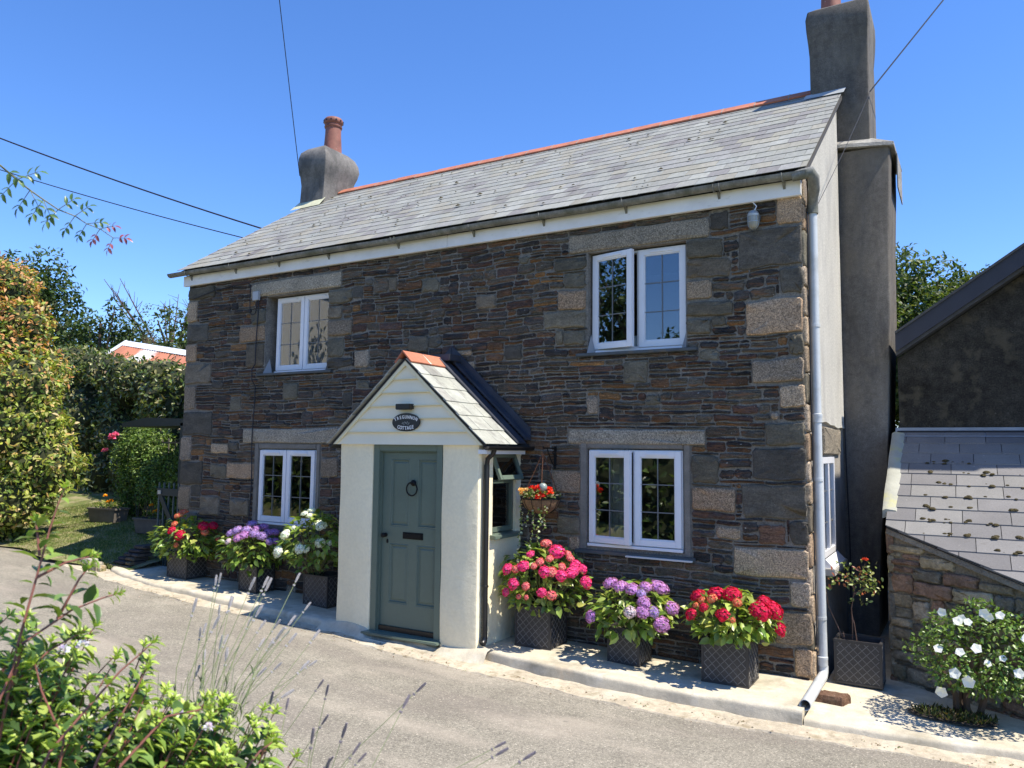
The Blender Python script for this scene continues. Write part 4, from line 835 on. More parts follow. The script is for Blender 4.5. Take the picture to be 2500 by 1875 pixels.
wire((-20.4, 6.49, 9.0), (-10.5, 8.84, 5.63), .12, .009, 'thinner lower overhead cable from the left ending at the far roof slope')
wire((-8.2, 6.8, 10.9), (-10.59, 10.08, 7.15), .05, .007, 'fine steep cable from the sky to the small left chimney')
wire((1.9, 12.9, 11.2), (-.87, 10.23, 6.59), .0, .009, 'fine diagonal cable from the upper right to the tall right chimney')
wire((-.87, 10.21, 6.57), (-1.22, 8.2, 4.6), .03, .0035, 'fine cable crossing the gable from the tall chimney to the downpipe head')
# ------------------------------------------------------------------ hanging basket
q = MB(); q.box(-3.925, YF-.03, 1.87, -3.9, YF-.01, 2.12); q.tube([(-3.912, YF-.02, 2.1), (-3.912, 7.5, 2.1), (-3.912, 7.36, 2.1), (-3.912, 7.34, 2.12), (-3.912, 7.32, 2.11)], .008, 6)
q.tube([(-3.912, YF-.02, 1.9), (-3.912, 7.56, 1.93), (-3.912, 7.5, 2.0), (-3.912, 7.44, 2.09)], .006, 6)
q.tube([(-3.912, 7.58+.028*math.cos(t)*(1-t/9), 2.045+.028*math.sin(t)*(1-t/9)) for t in np.linspace(0, 8, 20)], .004, 5)
tag(q.build('basket_bracket', m_iron), 'black scrolled iron wall bracket holding the hanging basket', 'bracket')
BX, BY, BZ = -3.93, 7.33, 1.56
hb = thing('hanging_basket', (BX, BY, 1.4), 'coir-lined hanging basket of red and cream flowers between porch and window', 'hanging basket')
q = MB(); prof = [(.03, -.16), (.1, -.15), (.165, -.1), (.2, -.03), (.205, 0), (.19, 0)]; q.lathe((BX, BY, BZ), prof, 24, jit=.02); q.build('liner', m_coir, hb, smooth=True)
q = MB()
for k in range(12): t = k*math.pi/6; q.tube([(BX+(r+.006)*math.cos(t), BY+(r+.006)*math.sin(t), BZ+z) for r, z in prof[:5]], .003, 4)
q.lathe((BX, BY, BZ-.005), [(.205, 0), (.213, 0), (.213, .01), (.205, .01)], 24); q.build('wire_frame', m_iron, hb)
for k in range(4):
    t = k*math.pi/2+.5; e = Vector((BX+.2*math.cos(t), BY+.2*math.sin(t), BZ)); tp = Vector((-3.912, 7.34, 2.05)); q = MB(); n = 26
    for i in range(n):
        a, b = e.lerp(tp, i/n), e.lerp(tp, (i+1.15)/n); o = Vector((.005, 0, 0)) if i % 2 else Vector((0, .005, 0)); q.tube([a, (a+b)/2+o, b], .0028, 4); q.tube([a, (a+b)/2-o, b], .0028, 4)
    q.build('chain', m_chain, hb)
q = MB(); q.tube([(-3.912, 7.34, 2.045), (-3.912, 7.34, 2.09), (-3.905, 7.335, 2.112), (-3.912, 7.33, 2.118)], .004, 5); q.build('hook', m_iron, hb)
n = 420; d = rdir(n); d[:, 2] = np.abs(d[:, 2])*.8+.05
P_ = np.array([BX, BY, BZ+.01])+d*np.array([.2, .2, .12])*rng.uniform(.5, 1.1, (n, 1))
leaves('foliage', hb, m_leaf, P_, d+rdir(n)*.6, d+np.array([0, 0, .8])+rdir(n)*.5, rng.uniform(.025, .05, n), rng.uniform(.02, .035, n), pal(n, [(.12, .2, .05), (.32, .36, .14), (.45, .45, .25), (.3, .1, .04)], (4, 3, 2, 1)), True)
def bloom(c, r, col, n=26, sq=.7):
    d = rdir(n); d[:, 2] = np.abs(d[:, 2]); P0 = np.array(c)+d*r*.35
    return P0, d, d+rdir(n)*.4+np.array([0, 0, .2]), np.full(n, r*.8), np.full(n, r*.75), pal(n, col, None, .15)
def blooms(name, parent, items, label=None):
    A = [bloom(*i) for i in items]; o = leaves(name, parent, m_petal, *[np.concatenate([a[k] for a in A]) for k in range(6)], True)
    if label: o['label'] = label
    return o
for c, r in (((-3.88, 7.19, 1.66), .055), ((-3.85, 7.17, 1.58), .06), ((-3.79, 7.25, 1.66), .04), ((-3.76, 7.22, 1.62), .04), ((-3.97, 7.2, 1.67), .035)): blooms('flower', hb, [(c, r, [(.75, .03, .02), (.65, .02, .02), (.85, .1, .03)])])
for c, r in (((-4.12, 7.28, 1.6), .045), ((-4.13, 7.25, 1.64), .035), ((-4.03, 7.18, 1.65), .03)): blooms('flower', hb, [(c, r, [(.9, .55, .2), (.9, .45, .12), (.85, .7, .35)])])
for (x, y, z0, ln) in ((-4.11, 7.2, 1.55, .72), (-3.93, 7.15, 1.5, .55), (-3.86, 7.16, 1.48, .4), (-3.8, 7.18, 1.5, .24), (-4.0, 7.17, 1.5, .22)):
    m_ = int(ln*60); t = np.linspace(0, 1, m_); P_ = np.c_[x+.02*np.sin(t*6), y+.01*np.cos(t*7), z0-t*ln]; dd = rdir(m_); dd[:, 2] = -abs(dd[:, 2])*.5
    leaves('trailing_stem', hb, m_leaf, P_, dd, rdir(m_)+np.array([.3, -.5, .6]), .03, .028, pal(m_, [(.3, .36, .12), (.6, .6, .42), (.15, .25, .05)], (3, 3, 2)), True)
q = MB(); q.lathe((-3.835, 7.2, 1.69-.045), [(.001, 0), (.02, .004), (.035, .015), (.044, .032), (.045, .045), (.044, .058), (.035, .075), (.02, .086), (.001, .09)], 20); q.tube([(-3.835, 7.2, 1.66), (-3.84, 7.22, 1.5)], .004, 5)
tag(q.build('solar_ball', mat('frosted_ball', (.25, .29, .26), rough=.25, spec=.8), smooth=True), 'frosted glass ball on a stick set among the basket flowers', 'ornament')
# ------------------------------------------------------------------ behind the panes
def curtain(x0, x1, y, z0, z1, label, m=m_curtain, amp=.02):
    q = MB(); n = int((x1-x0)/.012)+2; vs = []
    for i in range(n): x = x0+(x1-x0)*i/(n-1); yy = y+amp*math.sin(i*.9)+.3*amp*math.sin(i*2.1); vs += [(x, yy, z0), (x+.01*math.sin(i), yy, (z0+z1)/2), (x, yy, z1)]
    q.add(vs, [(i*3+j, (i+1)*3+j, (i+1)*3+j+1, i*3+j+1) for i in range(n-1) for j in range(2)]); tag(q.build('curtain', m, smooth=True), label, 'curtain', 'curtains behind the windows')
curtain(-3.42, -3.2, YF+.35, 1.0, 2.1, 'pale curtain drawn aside behind the lower right window')
curtain(-8.5, -8.15, YF+.35, .95, 2.05, 'pale curtain drawn aside behind the lower left window')
q = MB(); q.lathe((-3.13, YF+.42, 3.12), [(.19, 0), (.19, .02), (.17, .12), (.12, .2), (.05, .24), (.0, .245)], 24); q.lathe((-3.13, YF+.42, 3.0), [(.06, 0), (.02, .02), (.02, .12)], 10); tag(q.build('lampshade', m_lampw, smooth=True), 'pale domed lampshade behind the open upper right window', 'lamp')
mr = thing('dressing_mirror', (-7.82, YF+.4, 3.0), 'oval grey-framed mirror standing behind the upper left window', 'mirror')
q = MB(); q.prism([Vector((-7.84+.11*math.cos(t), YF+.4, 3.66+.24*math.sin(t))) for t in np.linspace(0, 2*math.pi, 32, endpoint=False)], (0, .02, 0)); q.build('frame', m_galv, mr)
q = MB(); q.prism([Vector((-7.84+.085*math.cos(t), YF+.399, 3.66+.21*math.sin(t))) for t in np.linspace(0, 2*math.pi, 32, endpoint=False)], (0, -.004, 0)); q.build('mirror_glass', m_lampw, mr)
curtain(-8.0, -7.2, YF+.5, 2.9, 4.25, 'white blind hanging behind the right half of the upper left window', mat('white_blind', (.8, .8, .75), rough=.9), .004)
# ------------------------------------------------------------------ planters and hydrangeas
def planter(x0, y0, x1, y1, z, h, label, group='lattice planters by the cottage', soil=True):
    t = .018; cx, cy = (x0+x1)/2, (y0+y1)/2
    th = thing('planter', (cx, cy, z), label, 'planter', group)
    q = MB(); pts = [(x0, y0), (x1, y0), (x1, y1), (x0, y1)]
    q.box(x0+.005, y0+.005, z+.008, x1-.005, y0+t+.005, z+h-.004); q.box(x0+.005, y1-t-.005, z+.008, x1-.005, y1-.005, z+h-.004)
    q.box(x0+.006, y0+t, z+.009, x0+t+.006, y1-t, z+h-.005); q.box(x1-t-.006, y0+t, z+.009, x1-.006, y1-t, z+h-.005)
    q.build('box', m_planter, th)
    q = MB(); b = .026
    for zz0, zz1 in ((z, z+b), (z+h-b, z+h)):
        q.box(x0-.002, y0-.002, zz0, x1+.002, y0+b, zz1); q.box(x0-.002, y1-b, zz0, x1+.002, y1+.002, zz1); q.box(x0-.001, y0+b, zz0+.001, x0+b, y1-b, zz1-.001); q.box(x1-b, y0+b, zz0+.001, x1+.001, y1-b, zz1-.001)
    for xx in (x0, x1-b):
        for yy in (y0, y1-b): q.box(xx, yy, z+b, xx+b, yy+b, z+h-b)
    q.build('rim', m_planter, th, bevel=.004)
    q = MB()
    def lat(o, u, nn, W_, H_):
        o, u, nn = Vector(o), Vector(u), Vector(nn); s = .075; k = -int(H_/s)-1
        while k*s < W_:
            for sg in (1, -1):
                pa = []
                a = k*s
                # line through (a,0) direction (1,1) or its mirror
                u0, u1 = max(a, b), min(a+H_, W_-b)
                if u1-u0 > .02:
                    z0, z1 = u0-a, u1-a; z0, z1 = max(z0, b), min(z1, H_-b); u0, u1 = a+z0, a+z1
                    if u1 > u0:
                        if sg < 0: u0, u1 = W_-u0, W_-u1
                        A = o+u*u0+Vector((0, 0, z0)); B = o+u*u1+Vector((0, 0, z1)); d = (B-A).normalized(); sd = d.cross(nn).normalized()*.0026
                        q.prism([A-sd+nn*.0, A+sd, B+sd, B-sd], nn*.004)
            k += 1
    lat((x0, y0+.005, z), (1, 0, 0), (0, -1, 0), x1-x0, h); lat((x1-.005, y0, z), (0, 1, 0), (1, 0, 0), y1-y0, h)
    lat((x0+.005, y0, z), (0, 1, 0), (-1, 0, 0), y1-y0, h)
    q.build('lattice', m_lattice, th)
    if soil:
        q = MB(); n = 6; q.add([(x0+t+(x1-x0-2*t)*i/n, y0+t+(y1-y0-2*t)*j/n, z+h-.05+U(-.01, .01)) for i in range(n+1) for j in range(n+1)], [(i*(n+1)+j, (i+1)*(n+1)+j, (i+1)*(n+1)+j+1, i*(n+1)+j+1) for i in range(n) for j in range(n)])
        q.build('soil', m_earth, th)
    return th
_heads = {}
HC = {'p': [(.8, .06, .24), (.88, .12, .34), (.75, .04, .2)], 's': [(.82, .22, .22), (.8, .32, .28), (.75, .12, .2)], 'l': [(.55, .27, .62), (.62, .33, .62), (.48, .22, .56)], 'b': [(.42, .28, .62), (.5, .32, .66), (.36, .25, .56)],
      'w': [(.72, .6, .68), (.6, .5, .6)], 'r': [(.62, .012, .07), (.5, .01, .05), (.7, .03, .1)], 'o': [(.75, .12, .09), (.75, .22, .13), (.6, .32, .14)], 'x': [(.85, .87, .84), (.8, .84, .8), (.88, .88, .82)]}
def head_mesh(t, v):
    if (t, v) in _heads: return _heads[(t, v)]
    n = 190; i = np.arange(n)+.5; ph = np.arccos(1-1.3*i/n); th_ = math.pi*(1+5**.5)*i
    N_ = np.c_[np.cos(th_)*np.sin(ph), np.sin(th_)*np.sin(ph), np.cos(ph)]
    N_ = nrm(N_+rng.normal(size=N_.shape)*.12); lump_ = 1+.1*np.sin(N_[:, :1]*6+v*2)*np.sin(N_[:, 1:2]*7+1); C_ = N_*np.array([1, 1, .72])*rng.uniform(.78, 1.0, (n, 1))*lump_
    ref = nrm(np.cross(N_, rdir(n))); oth = np.cross(N_, ref); Ps, Ds, Ns, Cs = [], [], [], []
    pc = pal(n, HC[t], None, .3)
    for k in range(4):
        a = k*math.pi/2; d = ref*math.cos(a)+oth*math.sin(a)+N_*.25
        Ps.append(C_); Ds.append(d); Ns.append(N_+rdir(n)*.15); Cs.append(pc*(1+rng.uniform(-.08, .08, (n, 1))))
    o = leaves('flower_head', None, m_petal, np.concatenate(Ps), np.concatenate(Ds), np.concatenate(Ns), .17, .19, np.concatenate(Cs))
    me = o.data; bpy.data.objects.remove(o); _heads[(t, v)] = me; return me
HL = [(.2, .29, .045), (.15, .23, .04), (.29, .38, .07), (.38, .43, .1), (.1, .16, .03)]
def hydrangea(c, r, zb, heads, label, nl=430, zpot=.4, lp=HL, lw=(4, 3.4, 3.4, 2, 2.6), ls=.108):
    c, r = np.array(c, float), np.array(r, float)
    th = thing('hydrangea', (c[0], c[1], zpot), label, 'hydrangea', 'potted hydrangeas along the cottage front')
    d = rdir(nl*2); d = d[d[:, 2] > -.75][:nl]; n = len(d); k = rng.uniform(.45, 1.0, (n, 1))**.6
    P_ = c+d*r*k; P_[:, 2] = np.maximum(P_[:, 2], zpot-.1+rng.uniform(0, .08, n))
    D = nrm(d*np.array([1, 1, .35])+rdir(n)*.55); D[:, 2] -= .15; Nn = nrm(d*np.array([.45, .45, .6])+np.array([0, 0, .75])+rdir(n)*.45)
    L_ = rng.uniform(.7, 1.25, n)*ls; P_ = P_-nrm(D)*L_[:, None]*.5
    leaves('foliage', th, m_leafgl, P_, D, Nn, L_, L_*.66, pal(n, lp, lw), True, True)
    q = MB()
    for i in range(16):
        a = rdir(1)[0]; e = c+a*r*.75; e[2] = max(e[2], zpot+.05); b0 = np.array([c[0]+U(-.1, .1), c[1]+U(-.08, .08), zpot-.06]); m_ = (b0+e)/2+np.array([U(-.03, .03), U(-.03, .03), .04])
        q.tube([b0, m_, e], [.006, .005, .003], 5, col=(.14, .13, .06), caps=False)
    for hd in heads: e = np.array(hd[:3]); b0 = np.array([c[0]+U(-.05, .05), c[1]+U(-.05, .05), zpot]); m_ = b0*.4+e*.6; m_[2] -= .02; q.tube([b0, m_, e], [.005, .004, .003], 5, col=(.16, .2, .06), caps=False)
    q.build('stems', m_stem, th)
    for i, (x, y, z, rr, t) in enumerate(heads):
        o = bpy.data.objects.new('flower_head', head_mesh(t, i % 2)); COL.objects.link(o); o.parent = th
        v = np.array([x, y, z]); o.location = v-np.array([c[0], c[1], zpot])
        n_ = nrm(((v-c)/r)[None])[0]+np.array([0, -.25, .45]); o.rotation_euler = Vector(n_).to_track_quat('Z', 'Y').to_euler(); o.scale = (rr*U(1.12, 1.28), rr*U(1.12, 1.28), rr*U(.95, 1.1))
        if t in 'so': o['label'] = 'half-open salmon flower head'
    return th
PL = {
'P1':([-3.892, 7.36, 0.707],[0.514, 0.47, 0.409],0.372,[(-3.818,7.248,1.101,0.052,'s'),(-3.655,7.175,1.036,0.077,'p'),(-3.884,7.029,1.012,0.037,'p'),(-3.568,7.261,1.014,0.035,'s'),(-3.674,7.054,0.979,0.034,'s'),(-4.104,6.942,0.852,0.053,'p'),(-3.909,6.922,0.901,0.055,'p'),(-3.985,6.909,0.864,0.04,'s'),(-3.748,6.983,0.949,0.039,'s'),(-3.677,6.948,0.86,0.055,'p'),(-3.615,6.984,0.861,0.049,'s'),(-3.533,7.033,0.826,0.055,'p'),(-3.47,7.13,0.845,0.052,'p'),(-3.425,7.296,0.871,0.053,'p'),(-3.46,7.184,0.875,0.053,'p'),(-3.471,7.238,0.92,0.048,'p'),(-3.547,7.079,0.904,0.037,'s'),(-3.992,6.871,0.723,0.053,'p'),(-3.844,6.864,0.713,0.036,'s'),(-3.383,7.3,0.737,0.061,'p'),(-3.685,6.907,0.661,0.044,'p'),(-3.6,6.959,0.634,0.044,'s'),(-4.108,6.919,0.623,0.04,'p'),(-3.791,6.938,0.909,0.031,'s'),(-3.527,7.231,0.975,0.037,'s'),(-3.935,6.881,0.599,0.024,'s'),(-3.845,6.881,0.601,0.021,'s')]),
'P2':([-2.911, 7.33, 0.496],[0.472, 0.43, 0.319],0.236,[(-3.06,7.17,0.777,0.064,'l'),(-2.926,7.096,0.77,0.058,'l'),(-2.804,7.09,0.758,0.06,'l'),(-2.704,7.207,0.769,0.053,'l'),(-2.631,7.38,0.747,0.079,'l'),(-2.704,7.085,0.726,0.044,'b'),(-2.653,7.02,0.654,0.059,'l'),(-2.75,6.915,0.575,0.053,'w'),(-2.647,6.97,0.579,0.056,'l'),(-2.565,7.04,0.577,0.051,'b'),(-2.508,7.098,0.458,0.066,'l'),(-2.461,7.271,0.583,0.064,'l'),(-3.17,6.948,0.482,0.053,'l'),(-2.893,7.113,0.776,0.043,'l')]),
'P3':([-1.891, 7.24, 0.563],[0.437, 0.41, 0.272],0.34,[(-2.165,7.111,0.757,0.064,'r'),(-1.984,7.065,0.803,0.068,'r'),(-1.839,7.069,0.809,0.072,'r'),(-1.996,6.983,0.769,0.042,'o'),(-1.77,6.974,0.76,0.039,'o'),(-2.17,6.928,0.622,0.051,'r'),(-2.051,6.908,0.699,0.037,'r'),(-1.863,6.849,0.665,0.052,'r'),(-1.581,7.201,0.752,0.06,'r'),(-1.583,7.029,0.7,0.081,'r'),(-1.503,7.201,0.685,0.076,'r'),(-1.459,7.217,0.524,0.053,'r'),(-2.094,6.995,0.745,0.03,'o'),(-2.139,6.964,0.699,0.026,'o'),(-1.778,6.845,0.63,0.022,'o')]),
'L1':([-9.86, 7.45, 0.70],[0.68, 0.40, 0.36],0.467,[(-9.911,7.402,1.106,0.06,'o'),(-9.881,7.312,1.07,0.057,'o'),(-9.803,7.186,0.961,0.04,'o'),(-9.791,7.137,0.877,0.055,'r'),(-9.633,7.155,0.818,0.068,'r'),(-9.396,7.362,0.939,0.069,'r'),(-9.332,7.477,0.943,0.061,'r'),(-9.337,7.344,0.86,0.045,'o'),(-9.231,7.49,0.756,0.032,'o'),(-9.689,7.149,0.675,0.034,'o')]),
'L2':([-8.44, 7.42, 0.66],[0.54, 0.42, 0.34],0.391,[(-8.398,7.356,1.036,0.058,'b'),(-8.459,7.159,0.958,0.062,'b'),(-8.529,7.113,0.921,0.052,'b'),(-8.334,7.207,0.969,0.06,'b'),(-8.237,7.297,0.983,0.052,'l'),(-8.221,7.405,1.002,0.055,'l'),(-8.296,7.139,0.907,0.061,'l'),(-8.351,7.089,0.869,0.056,'l'),(-8.194,7.219,0.925,0.062,'b'),(-8.095,7.274,0.896,0.067,'b'),(-8.096,7.376,0.936,0.052,'l'),(-8.075,7.47,0.931,0.053,'l'),(-8.004,7.314,0.825,0.049,'b'),(-7.975,7.399,0.825,0.042,'l'),(-8.481,7.041,0.821,0.039,'w')]),
'L3':([-7.2, 7.34, 0.84],[0.6, 0.40, 0.448],0.474,[(-7.276,7.326,1.268,0.045,'x'),(-7.268,7.203,1.236,0.042,'x'),(-7.333,6.954,0.992,0.058,'x'),(-7.013,7.229,1.103,0.072,'x'),(-6.943,7.156,0.897,0.057,'x'),(-7.123,6.994,0.827,0.057,'x'),(-7.055,7.036,0.828,0.043,'x'),(-7.416,6.924,0.778,0.067,'x'),(-6.85,7.5,1.19,0.06,'x'),(-6.888,7.277,0.895,0.035,'x'),(-7.192,7.216,1.215,0.035,'x'),(-7.259,7.013,1.077,0.025,'x')])}
planter(-4.137, 7.16, -3.715, 7.55, .035, .43, 'dark lattice planter standing beside the porch under the hanging basket')
planter(-3.088, 7.16, -2.752, 7.5, .012, .35, 'smallest dark lattice planter, under the lilac hydrangea right of the porch')
planter(-2.122, 7.06, -1.70, 7.44, .008, .385, 'dark lattice planter of the crimson hydrangea nearest the house corner')
planter(-1.12, 7.93, -.708, 8.22, -.055, .4, 'dark lattice planter holding the leggy rose beside the chimney breast')
planter(-10.083, 7.3, -9.64, 7.7, .175, .36, 'dark lattice planter under the red hydrangea at the left end of the cottage')
planter(-8.528, 7.28, -8.18, 7.6, .135, .36, 'dark lattice planter under the lilac hydrangea below the lower left window')
planter(-7.236, 7.19, -6.825, 7.55, .1, .39, 'shaded lattice planter tucked against the left side of the porch')
hydrangea(*PL['P1'], 'tall bright pink hydrangea bush right of the porch', 520, .4)
hydrangea(*PL['P2'], 'lilac hydrangea between the pink and crimson ones right of the porch', 360, .3)
hydrangea(*PL['P3'], 'crimson red hydrangea nearest the grey downpipe', 430, .33)
hydrangea(*PL['L1'], 'sparsely flowered red hydrangea at the far left end of the cottage', 620, .48)
hydrangea(*PL['L2'], 'lilac hydrangea under the lower left window', 480, .43)
hydrangea(*PL['L3'], 'leggy white hydrangea against the left wall of the porch', 420, .43)
blooms('flower', None, [((-6.52, 7.2, 1.36), .03, [(.7, .05, .05)]), ((-6.56, 7.2, 1.28), .03, [(.7, .05, .08)])])
tag(bpy.data.objects[[o.name for o in bpy.data.objects if o.name.startswith('flower') and o.parent is None][0]], 'small red blossoms peeping out beyond the porch left edge', 'flower')
# ------------------------------------------------------------------ rose in the side planter
def plant_branch(q, pts, r0, r1, col): k = len(pts); q.tube(pts, [r0+(r1-r0)*i/(k-1) for i in range(k)], 5, col=col, caps=False)
rs = thing('rose_plant', (-.95, 8.06, .3), 'leggy rose with reddish new leaves in the side planter by the chimney', 'rose')
q = MB(); RB = [[(-1.04, 8.06, .3), (-1.1, 8.05, .45), (-1.17, 8.03, .62), (-1.2, 8.0, .9)], [(-.97, 8.06, .3), (-.965, 8.06, .5), (-.97, 8.05, .62), (-.93, 8.05, .85), (-.84, 8.05, 1.05)], [(-.93, 8.06, .3), (-.95, 8.06, .48), (-.975, 8.06, .58)], [(-.95, 8.05, .75), (-.85, 8.04, .82), (-.77, 8.05, .84)], [(-.94, 8.05, .8), (-1.0, 8.0, .92), (-1.1, 8.0, .95)], [(-1.03, 8.04, .3), (-1.05, 8.05, .4)]]
for b in RB: plant_branch(q, [Vector(p) for p in b], .007, .003, (.12, .07, .05))
q.build('canes', m_stem, rs)
n = 190; ctr = np.array([(-.84, 8.05, .98), (-.82, 8.05, .85), (-.93, 8.04, .88), (-1.05, 8.02, .93), (-1.17, 8.0, .85), (-.88, 8.05, .73)]); ci = rng.choice(6, n, p=[.25, .2, .2, .12, .15, .08])
P_ = ctr[ci]+rng.normal(size=(n, 3))*np.array([.06, .05, .055]); leaves('foliage', rs, m_leafgl, P_, rdir(n)+np.array([.1, -.2, -.1]), rdir(n)*.7+np.array([.2, -.2, .8]), rng.uniform(.035, .055, n), rng.uniform(.022, .032, n), pal(n, [(.16, .22, .05), (.28, .3, .08), (.32, .1, .05), (.09, .13, .03)], (3, 3, 1.6, 2)), True)
blooms('flower', rs, [((-.84, 8.03, 1.08), .03, [(.6, .08, .05)])])
# ------------------------------------------------------------------ white rose bush in the pavement
bu = thing('rose_bush', (-.03, 7.56, -.06), 'low white-flowered rose bush growing from a soil pit in the pavement', 'bush')
q = MB()
for b in ([(-.12, 7.56, -.08), (-.13, 7.55, .1), (-.2, 7.53, .25), (-.28, 7.5, .45)], [(-.05, 7.57, -.08), (-.05, 7.56, .12), (-.02, 7.55, .3), (.05, 7.5, .6)], [(.03, 7.58, -.08), (.08, 7.56, .12), (.1, 7.55, .3), (.2, 7.5, .5)], [(-.09, 7.6, -.08), (-.08, 7.62, .15), (-.1, 7.65, .35)]): plant_branch(q, [Vector(p) for p in b], .03, .012, (.06, .045, .035))
q.build('trunk', m_bark, bu)
n = 3000; d = rdir(n); kk = rng.uniform(.25, 1, (n, 1))**.45; lob = 1+.13*np.sin(d[:, :1]*7+2)*np.cos(d[:, 2:]*6+1)
P_ = np.array([.1, 7.5, .5])+d*np.array([.56, .48, .37])*kk*lob; P_ = P_[P_[:, 2] > .13]; n = len(P_); d = nrm(P_-np.array([.1, 7.5, .45]))
leaves('foliage', bu, m_leafgl, P_, d*.6+rdir(n)*.8, d*.4+np.array([0, 0, .8])+rdir(n)*.5, rng.uniform(.028, .05, n), rng.uniform(.02, .032, n), pal(n, [(.1, .18, .03), (.15, .25, .045), (.07, .12, .025), (.22, .3, .07)], (3, 3, 2.5, 1.5)), True)
WF = [(-.2, 7.25, .81, .045), (-.09, 7.2, .76, .05), (-.06, 7.12, .8, .04), (.09, 7.1, .86, .05), (.12, 7.13, .83, .045), (.2, 7.3, .82, .045), (-.23, 7.1, .55, .045), (-.08, 7.02, .56, .045), (.03, 7.03, .6, .05), (.1, 7.02, .5, .035), (-.12, 7.0, .4, .055), (-.03, 7.0, .35, .06), (-.22, 7.18, .2, .06), (.2, 7.03, .55, .035), (-.02, 7.1, .78, .04), (.3, 7.05, .45, .05), (.36, 7.1, .7, .05)]
for x, y, z, r in WF:
    k = 5; a = np.arange(k)*2*math.pi/k+U(0, 1); f = nrm(np.array([[U(-.3, .3), -1, U(-.2, .7)]]))[0]; e1 = nrm(np.cross(f, [[0, 0, 1.]]))[0]; e2 = np.cross(f, e1)
    D = np.cos(a)[:, None]*e1+np.sin(a)[:, None]*e2; fl = leaves('flower', bu, m_petal, np.tile([x, y, z], (k, 1)), D+f*.35, np.tile(f, (k, 1)), r*.8, r*1.3, np.tile([(.85, .84, .84)], (k, 1)), True)
q = MB(); n = 26; vs = [(-.16, 7.42, -.02)]
for i in range(n): t = 2*math.pi*i/n; vs.append((-.16+.32*math.cos(t)*U(.9, 1.08), 7.42+.14*math.sin(t)*U(.88, 1.1), -.055-.001))
q.add(vs, [(0, 1+i, 1+(i+1) % n) for i in range(n)]); q.v = [(p[0], p[1], ZT2(p[0])+.022 if i else ZT2(p[0])+.035) for i, p in enumerate(q.v)]
tag(q.build('soil', m_earth), kind='structure')
n = 500; t = rng.uniform(0, 2*math.pi, n); rr = rng.uniform(0, 1, n)**.5; P_ = np.c_[-.14+.3*rr*np.cos(t), 7.43+.14*rr*np.sin(t), np.full(n, -.05)]
tag(leaves('weeds', None, m_leaf, P_, rdir(n)*.6+np.array([0, 0, .7]), rdir(n), rng.uniform(.03, .08, n), .012, pal(n, [(.09, .12, .03), (.16, .12, .06), (.05, .06, .02)])), kind='stuff')
q = MB()
stone(q, lambda u, w, d: (-1.06+u*.9+w*.3, 7.34+w, -.055+d), -.13, -.08, .14, .08, 'b', .06, .0, 0); tag(q.build('pipe_stone', m_rubble), 'flat brown stone wedged beside the downpipe shoe', 'stone')
# ------------------------------------------------------------------ right: lean-to store, neighbour house
PA, DW = Vector((-.64, 8.40, 0)), Vector((1.03, -.645, 0)).normalized(); NW = Vector((DW.y, -DW.x, 0))
def lz(y): return 1.381+.532*(y-8.40)
lt = thing('outbuilding', (1, 9, -.1), 'low rubble-walled lean-to store with a mossy grey slate roof', 'outbuilding')
WL = 4.2
def frL(u, w, d): p = PA+DW*u+NW*d; return (p.x, p.y, w)
mb = MB(); 
mb.add([frL(0, -.5, 0), frL(WL, -.7, 0), frL(WL, lz((PA+DW*WL).y)-.02, 0), frL(0, lz(8.4)-.02, 0)], [(0, 1, 2, 3)])
e = PA+Vector((.0, .35, 0)); mb.add([(PA.x, PA.y, -.5), (PA.x+.0, 10.2, -.5), (PA.x, 10.2, lz(10.2)-.03), (PA.x, PA.y, lz(8.4)-.02)], [(0, 1, 2, 3)])
mb.build('wall', m_rubmortar, lt)
mb = MB()
fill(mb, frL, -.02, -.45, 3.2, 1.4, [], [], hr=(7, 15), wr=(14, 38), inside=lambda u, w: w < lz((PA+DW*max(u, 0)).y)-.07 and w > -.35-.3*u, pr=(.012, .045), tall=.12)
RC = [(.3, .25, .17), (.22, .2, .15), (.36, .3, .2), (.17, .15, .115), (.26, .17, .12), (.4, .34, .25)]
i = 0
cols = []; nv = len(mb.v); last = None
# recolour each stone from the rubble palette
c_prev = None; newc = []
for c in mb.c:
    if c != c_prev: b = random.choice(RC); qn = U(.8, 1.2); cur_ = tuple(v*qn for v in b); c_prev = c
    newc.append(cur_)
mb.c = newc
z = -.3
while z < 1.2:
    h = U(.16, .3)
    stone(mb, lambda u, w, d: (PA.x-d, PA.y+u, w), -.03, z, .35, z+h, 's', .04, .005, 0, random.choice(RC)); z += h
mb.build('wall_stones', m_rubble, lt, smooth='all')
mb = MB(); mb.add([frL(-.02, lz(8.4)-.07, .05), frL(WL, lz((PA+DW*WL).y)-.07, .05), frL(WL, lz((PA+DW*WL).y)-.01, .03), frL(-.02, lz(8.4)-.01, .03), frL(-.02, lz(8.4)-.08, -.02), frL(WL, lz((PA+DW*WL).y)-.08, -.02)], [(0, 1, 2, 3), (0, 4, 5, 1)]); mb.build('wall_head_mortar', m_rubmortar, lt)
def clip(poly, keep):
    out = []
    for i in range(len(poly)):
        a, b = poly[i], poly[(i+1) % len(poly)]; fa, fb = keep(a), keep(b)
        if fa >= 0: out.append(a)
        if fa*fb < 0: t = fa/(fa-fb); out.append((a[0]+(b[0]-a[0])*t, a[1]+(b[1]-a[1])*t))
    return out
mb = MB(); yk = lambda p: (p[1]-(8.40-.05-.6262*(p[0]+.64)))   # in front of the wall head line
pb = clip([(-.68, 6), (4, 6), (4, 10.3), (-.68, 10.3)], yk); mb.add([(x, y, lz(y)-.005) for x, y in pb], [tuple(range(len(pb)))]); mb.build('roof_deck', mat('lean_deck', (.03, .03, .03), rough=1), lt)
mb = MB(); stp = .206; r = 0; y = 10.12
